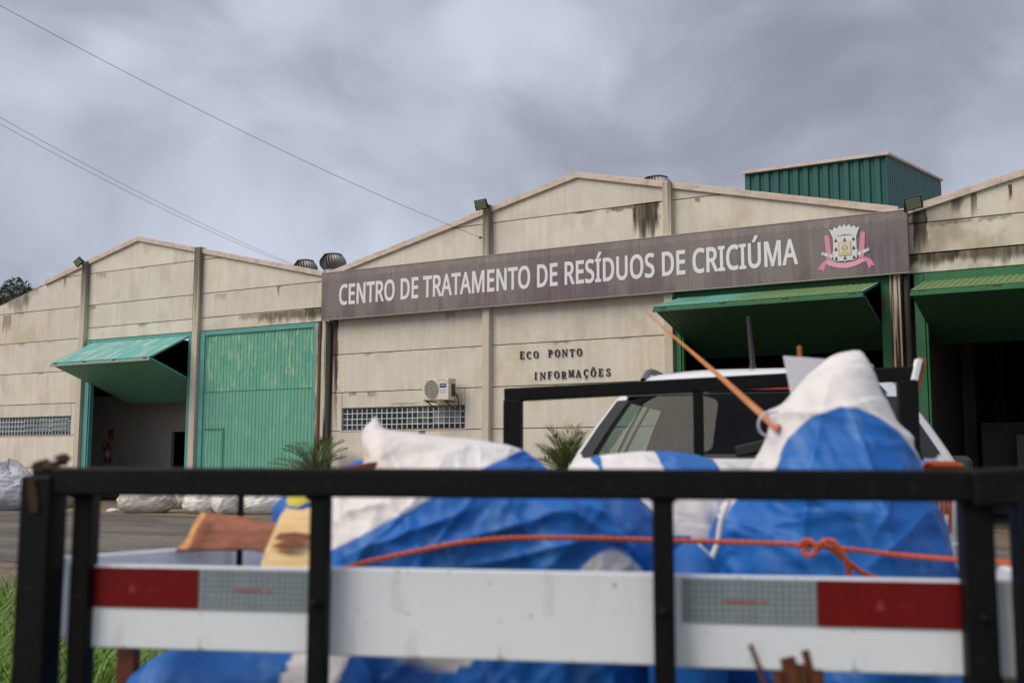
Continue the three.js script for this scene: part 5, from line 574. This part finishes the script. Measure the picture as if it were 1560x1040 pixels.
// ------------------------------------------------------------------ palms, tree, grass
const leafMat = (c, t = 0.25) => phys({ color: new THREE.Color().setRGB(...c), roughness: 0.6, transmission: t, thickness: 0 });
{
  const mats = [leafMat([0.07, 0.115, 0.028]), leafMat([0.10, 0.155, 0.035]), leafMat([0.14, 0.165, 0.05]), leafMat([0.2, 0.19, 0.1])];
  const palm = (x, z, h, spread, n, label, sd) => { seed = sd; const P = thing('palm', label, 'palm', [x, 0.03, z], 0, 'young palms at the wall'); part('trunk', tube([V(0, -0.05, 0), V(0.01, h * 0.2, 0), V(0.0, h * 0.36, 0.01)], 0.05, 12, 10), std({ color: new THREE.Color().setRGB(0.11, 0.085, 0.06), roughness: 1 }), P);
    for (let i = 0; i < n; i++) { const a = i * 2.4 + rr(-0.3, 0.3), up = rr(0.12, 0.95), L = h * rr(0.6, 0.82), reach = spread * (1.15 - up * 0.8); const pos = [], idx = [], uv = []; const K = 46; const c = (t) => V(Math.cos(a) * reach * (t * 0.5 + t * t * 0.5), h * 0.34 + L * up * (1.25 * t - 0.5 * t * t) - 0.12 * t * t * (1 - up), Math.sin(a) * reach * (t * 0.5 + t * t * 0.5));
      const tri = (A, B, C_) => { const o = pos.length / 3; for (const q of [A, B, C_]) { pos.push(q.x, q.y, q.z); uv.push(0, 0); } idx.push(o, o + 1, o + 2); };
      for (let k = 3; k < K; k++) { const t = k / K, p = c(t), d = c(Math.min(1, t + 0.02)).sub(c(t - 0.02)).normalize(), s = V(-Math.sin(a), 0, Math.cos(a)); const ll = 0.34 * h * 0.55 * Math.sin(Math.PI * (0.12 + 0.82 * t)) + 0.05; for (const sg of [-1, 1]) { const dir = s.clone().multiplyScalar(sg * (0.75 + rr(-0.1, 0.1))).add(d.clone().multiplyScalar(0.75)).add(V(0, 0.25 + rr(-0.25, 0.2), 0)).normalize(); const tip = p.clone().addScaledVector(dir, ll * rr(0.8, 1.1)).add(V(0, -0.04 * ll, 0)), w = d.clone().multiplyScalar(0.011); const mid = p.clone().lerp(tip, 0.45); tri(p.clone().sub(w.clone().multiplyScalar(0.4)), mid.clone().add(w), mid.clone().sub(w)); tri(mid.clone().add(w), tip, mid.clone().sub(w)); } }
      const g = new THREE.BufferGeometry(); g.setAttribute('position', new THREE.Float32BufferAttribute(pos, 3)); g.setAttribute('uv', new THREE.Float32BufferAttribute(uv, 2)); g.setIndex(idx); const gg = norm(g); gg.computeVertexNormals(); const st = tube([0, 0.25, 0.5, 0.75, 1].map(c), 0.008, 16, 5); part('frond', [gg, st], mats[i % 9 === 8 ? 3 : i % 3], P); } };
  palm(0.55, 1.0, 2.15, 1.5, 19, 'sparse young palm at the wall beside the closed teal door', 77); palm(7.62, 1.0, 2.3, 0.95, 24, 'bushy young palm at the wall left of the car', 99);
}
{
  seed = 4242; const T0 = thing('tree', 'dark leafy tree behind the left end of the halls', 'tree', [-35.3, 0, -15.5]); part('trunk', [tube([V(0, -0.2, 0), V(0.1, 3, 0), V(-0.1, 6, 0.1), V(0, 9, 0)], 0.22, 20, 10), tube([V(0, 5, 0), V(1.2, 7, 0.4), V(2.2, 9, 0.2)], 0.1, 12, 8), tube([V(0, 5.6, 0), V(-1.4, 7.6, -0.4), V(-2.0, 9, 0.3)], 0.1, 12, 8)], std({ color: new THREE.Color().setRGB(0.08, 0.06, 0.045), roughness: 1 }), T0);
  const clumps = [[0, 10.2, 0, 1.1], [1.2, 9.6, 0.3, 1.2], [2.4, 9.7, 0, 0.9], [-1.2, 9.4, 0, 1.2], [0.4, 8.6, 0.5, 1.6], [2.0, 8.6, 0.4, 1.3], [-1.6, 8.2, 0.2, 1.4], [3.0, 8.8, -0.2, 0.8], [-2.4, 8.8, 0, 1.0], [0.2, 7.2, 0, 2.0], [2.2, 7.3, 0, 1.4], [-2, 7, 0, 1.5]]; const pos = [[], [], []];
  for (let i = 0; i < 30000; i++) { const c = clumps[i % clumps.length]; let v = V(rr(-1, 1), rr(-1, 1), rr(-1, 1)); if (v.length() > 1) continue; const k = 0.75 + 0.5 * vn3(v.x * 3 + c[0], v.y * 3, v.z * 3); v.multiplyScalar(c[3] * k); v.add(V(c[0], c[1], c[2])); const s = rr(0.09, 0.18), a = V(rr(-1, 1), rr(-1, 1), rr(-1, 1)).normalize().multiplyScalar(s), b = V(rr(-1, 1), rr(-1, 1), rr(-1, 1)).normalize().multiplyScalar(s * 0.7); pos[i % 3].push(v.x - a.x, v.y - a.y, v.z - a.z, v.x + b.x, v.y + b.y, v.z + b.z, v.x + a.x, v.y + a.y, v.z + a.z); }
  pos.forEach((p, i) => { const g = new THREE.BufferGeometry(); g.setAttribute('position', new THREE.Float32BufferAttribute(p, 3)); g.setAttribute('uv', new THREE.Float32BufferAttribute(new Array(p.length / 3 * 2).fill(0), 2)); g.computeVertexNormals(); part('crown', g, leafMat([[0.03, 0.055, 0.025], [0.045, 0.07, 0.025], [0.06, 0.08, 0.02]][i], 0.2), T0); });
}
{ // grass on the verge, left of and under the trailer
  seed = 909; const blade = new THREE.BufferGeometry(); const p = [], ix = []; for (let k = 0; k < 5; k++) { const a = k * 1.3, lean = 0.05 + 0.03 * k, h = 0.13 + 0.03 * (k % 3), w = 0.005, cx = Math.cos(a), sz = Math.sin(a), o = p.length / 3; p.push(cx * 0.012 - sz * w, 0, sz * 0.012 + cx * w, cx * 0.012 + sz * w, 0, sz * 0.012 - cx * w, cx * lean * 0.6 - sz * w * 0.7, h * 0.6, sz * lean * 0.6 + cx * w * 0.7, cx * lean * 0.6 + sz * w * 0.7, h * 0.6, sz * lean * 0.6 - cx * w * 0.7, cx * lean * 1.5, h, sz * lean * 1.5); ix.push(o, o + 1, o + 2, o + 1, o + 3, o + 2, o + 2, o + 3, o + 4); }
  blade.setAttribute('position', new THREE.Float32BufferAttribute(p, 3)); blade.setAttribute('uv', new THREE.Float32BufferAttribute(new Array(p.length / 3 * 2).fill(0), 2)); blade.setIndex(ix); blade.computeVertexNormals();
  const N = 42000, im = new THREE.InstancedMesh(blade, leafMat([1, 1, 1], 0.3), N); im.name = numbered('grass'); tag(im, 'bright green grass growing on the verge below the trailer', 'grass', null, 'stuff'); const m = new THREE.Matrix4(), q = new THREE.Quaternion(), c = new THREE.Color(); let k = 0;
  while (k < N) { const x = rr(2, 22), z = 15.6 + Math.pow(rnd(), 0.9) * 6.6; const dn = fbm(x * 0.9, z * 0.9, 3); if (z < 16.6 && rnd() > (z - 15.6) + dn - 0.25) continue; if (dn < 0.32 && rnd() < 0.7) continue; const s = rr(0.6, 1.5) * (0.6 + 0.9 * fbm(x * 1.7 + 9, z * 1.7, 3)); q.setFromEuler(new THREE.Euler(rr(-0.2, 0.2), rr(0, 6.28), rr(-0.2, 0.2))); m.compose(V(x, 0, z), q, V(s, s * rr(0.8, 1.2), s)); im.setMatrixAt(k, m); const t = fbm(x * 1.2, z * 1.2 + 5, 3); c.setRGB(mix(0.12, 0.23, t), mix(0.25, 0.35, t), mix(0.012, 0.035, t)).multiplyScalar(rr(0.7, 1.2)); im.setColorAt(k, c); k++; }
  im.castShadow = im.receiveShadow = true; scene.add(im);
}
// ------------------------------------------------------------------ overhead cables
{
  const cm = std({ color: new THREE.Color().setRGB(0.13, 0.13, 0.15), roughness: 0.7 });
  const cable = (a, b, sag, r, label) => { const pts = []; for (let i = 0; i <= 14; i++) { const t = -0.6 + 1.6 * i / 14; pts.push(a.clone().lerp(b, t).add(V(0, -sag * 4 * t * (1 - t), 0))); } single('overhead_cable', tube(pts, r, 90, 6), cm, label, 'cable', 'overhead cables'); };
  cable(V(2.6, 8.7, 11.6), V(4.84, 6.67, 0.12), 0.18, 0.0045, 'upper overhead cable running to the hook on the middle hall');
  cable(V(2.0, 7.05, 11.1), V(-1.15, 6.56, 0.1), 0.12, 0.004, 'upper of two parallel cables running to the left hall roof'); cable(V(2.0, 6.94, 11.1), V(-1.1, 6.5, 0.1), 0.14, 0.004, 'lower of two parallel cables running to the left hall roof');
  single('cable_hook', [bar(V(4.9, 6.67, 0.02), V(4.84, 6.67, 0.14), 0.02, 0.02), norm(new THREE.SphereGeometry(0.035, 12, 8).translate(4.84, 6.67, 0.14))], cm, 'small dark insulator hook on the wall below the floodlight', 'hook');
}
scene.traverse((o) => { if (o.isMesh) { o.castShadow = true; o.receiveShadow = true; } });
renderer.render(scene, camera);
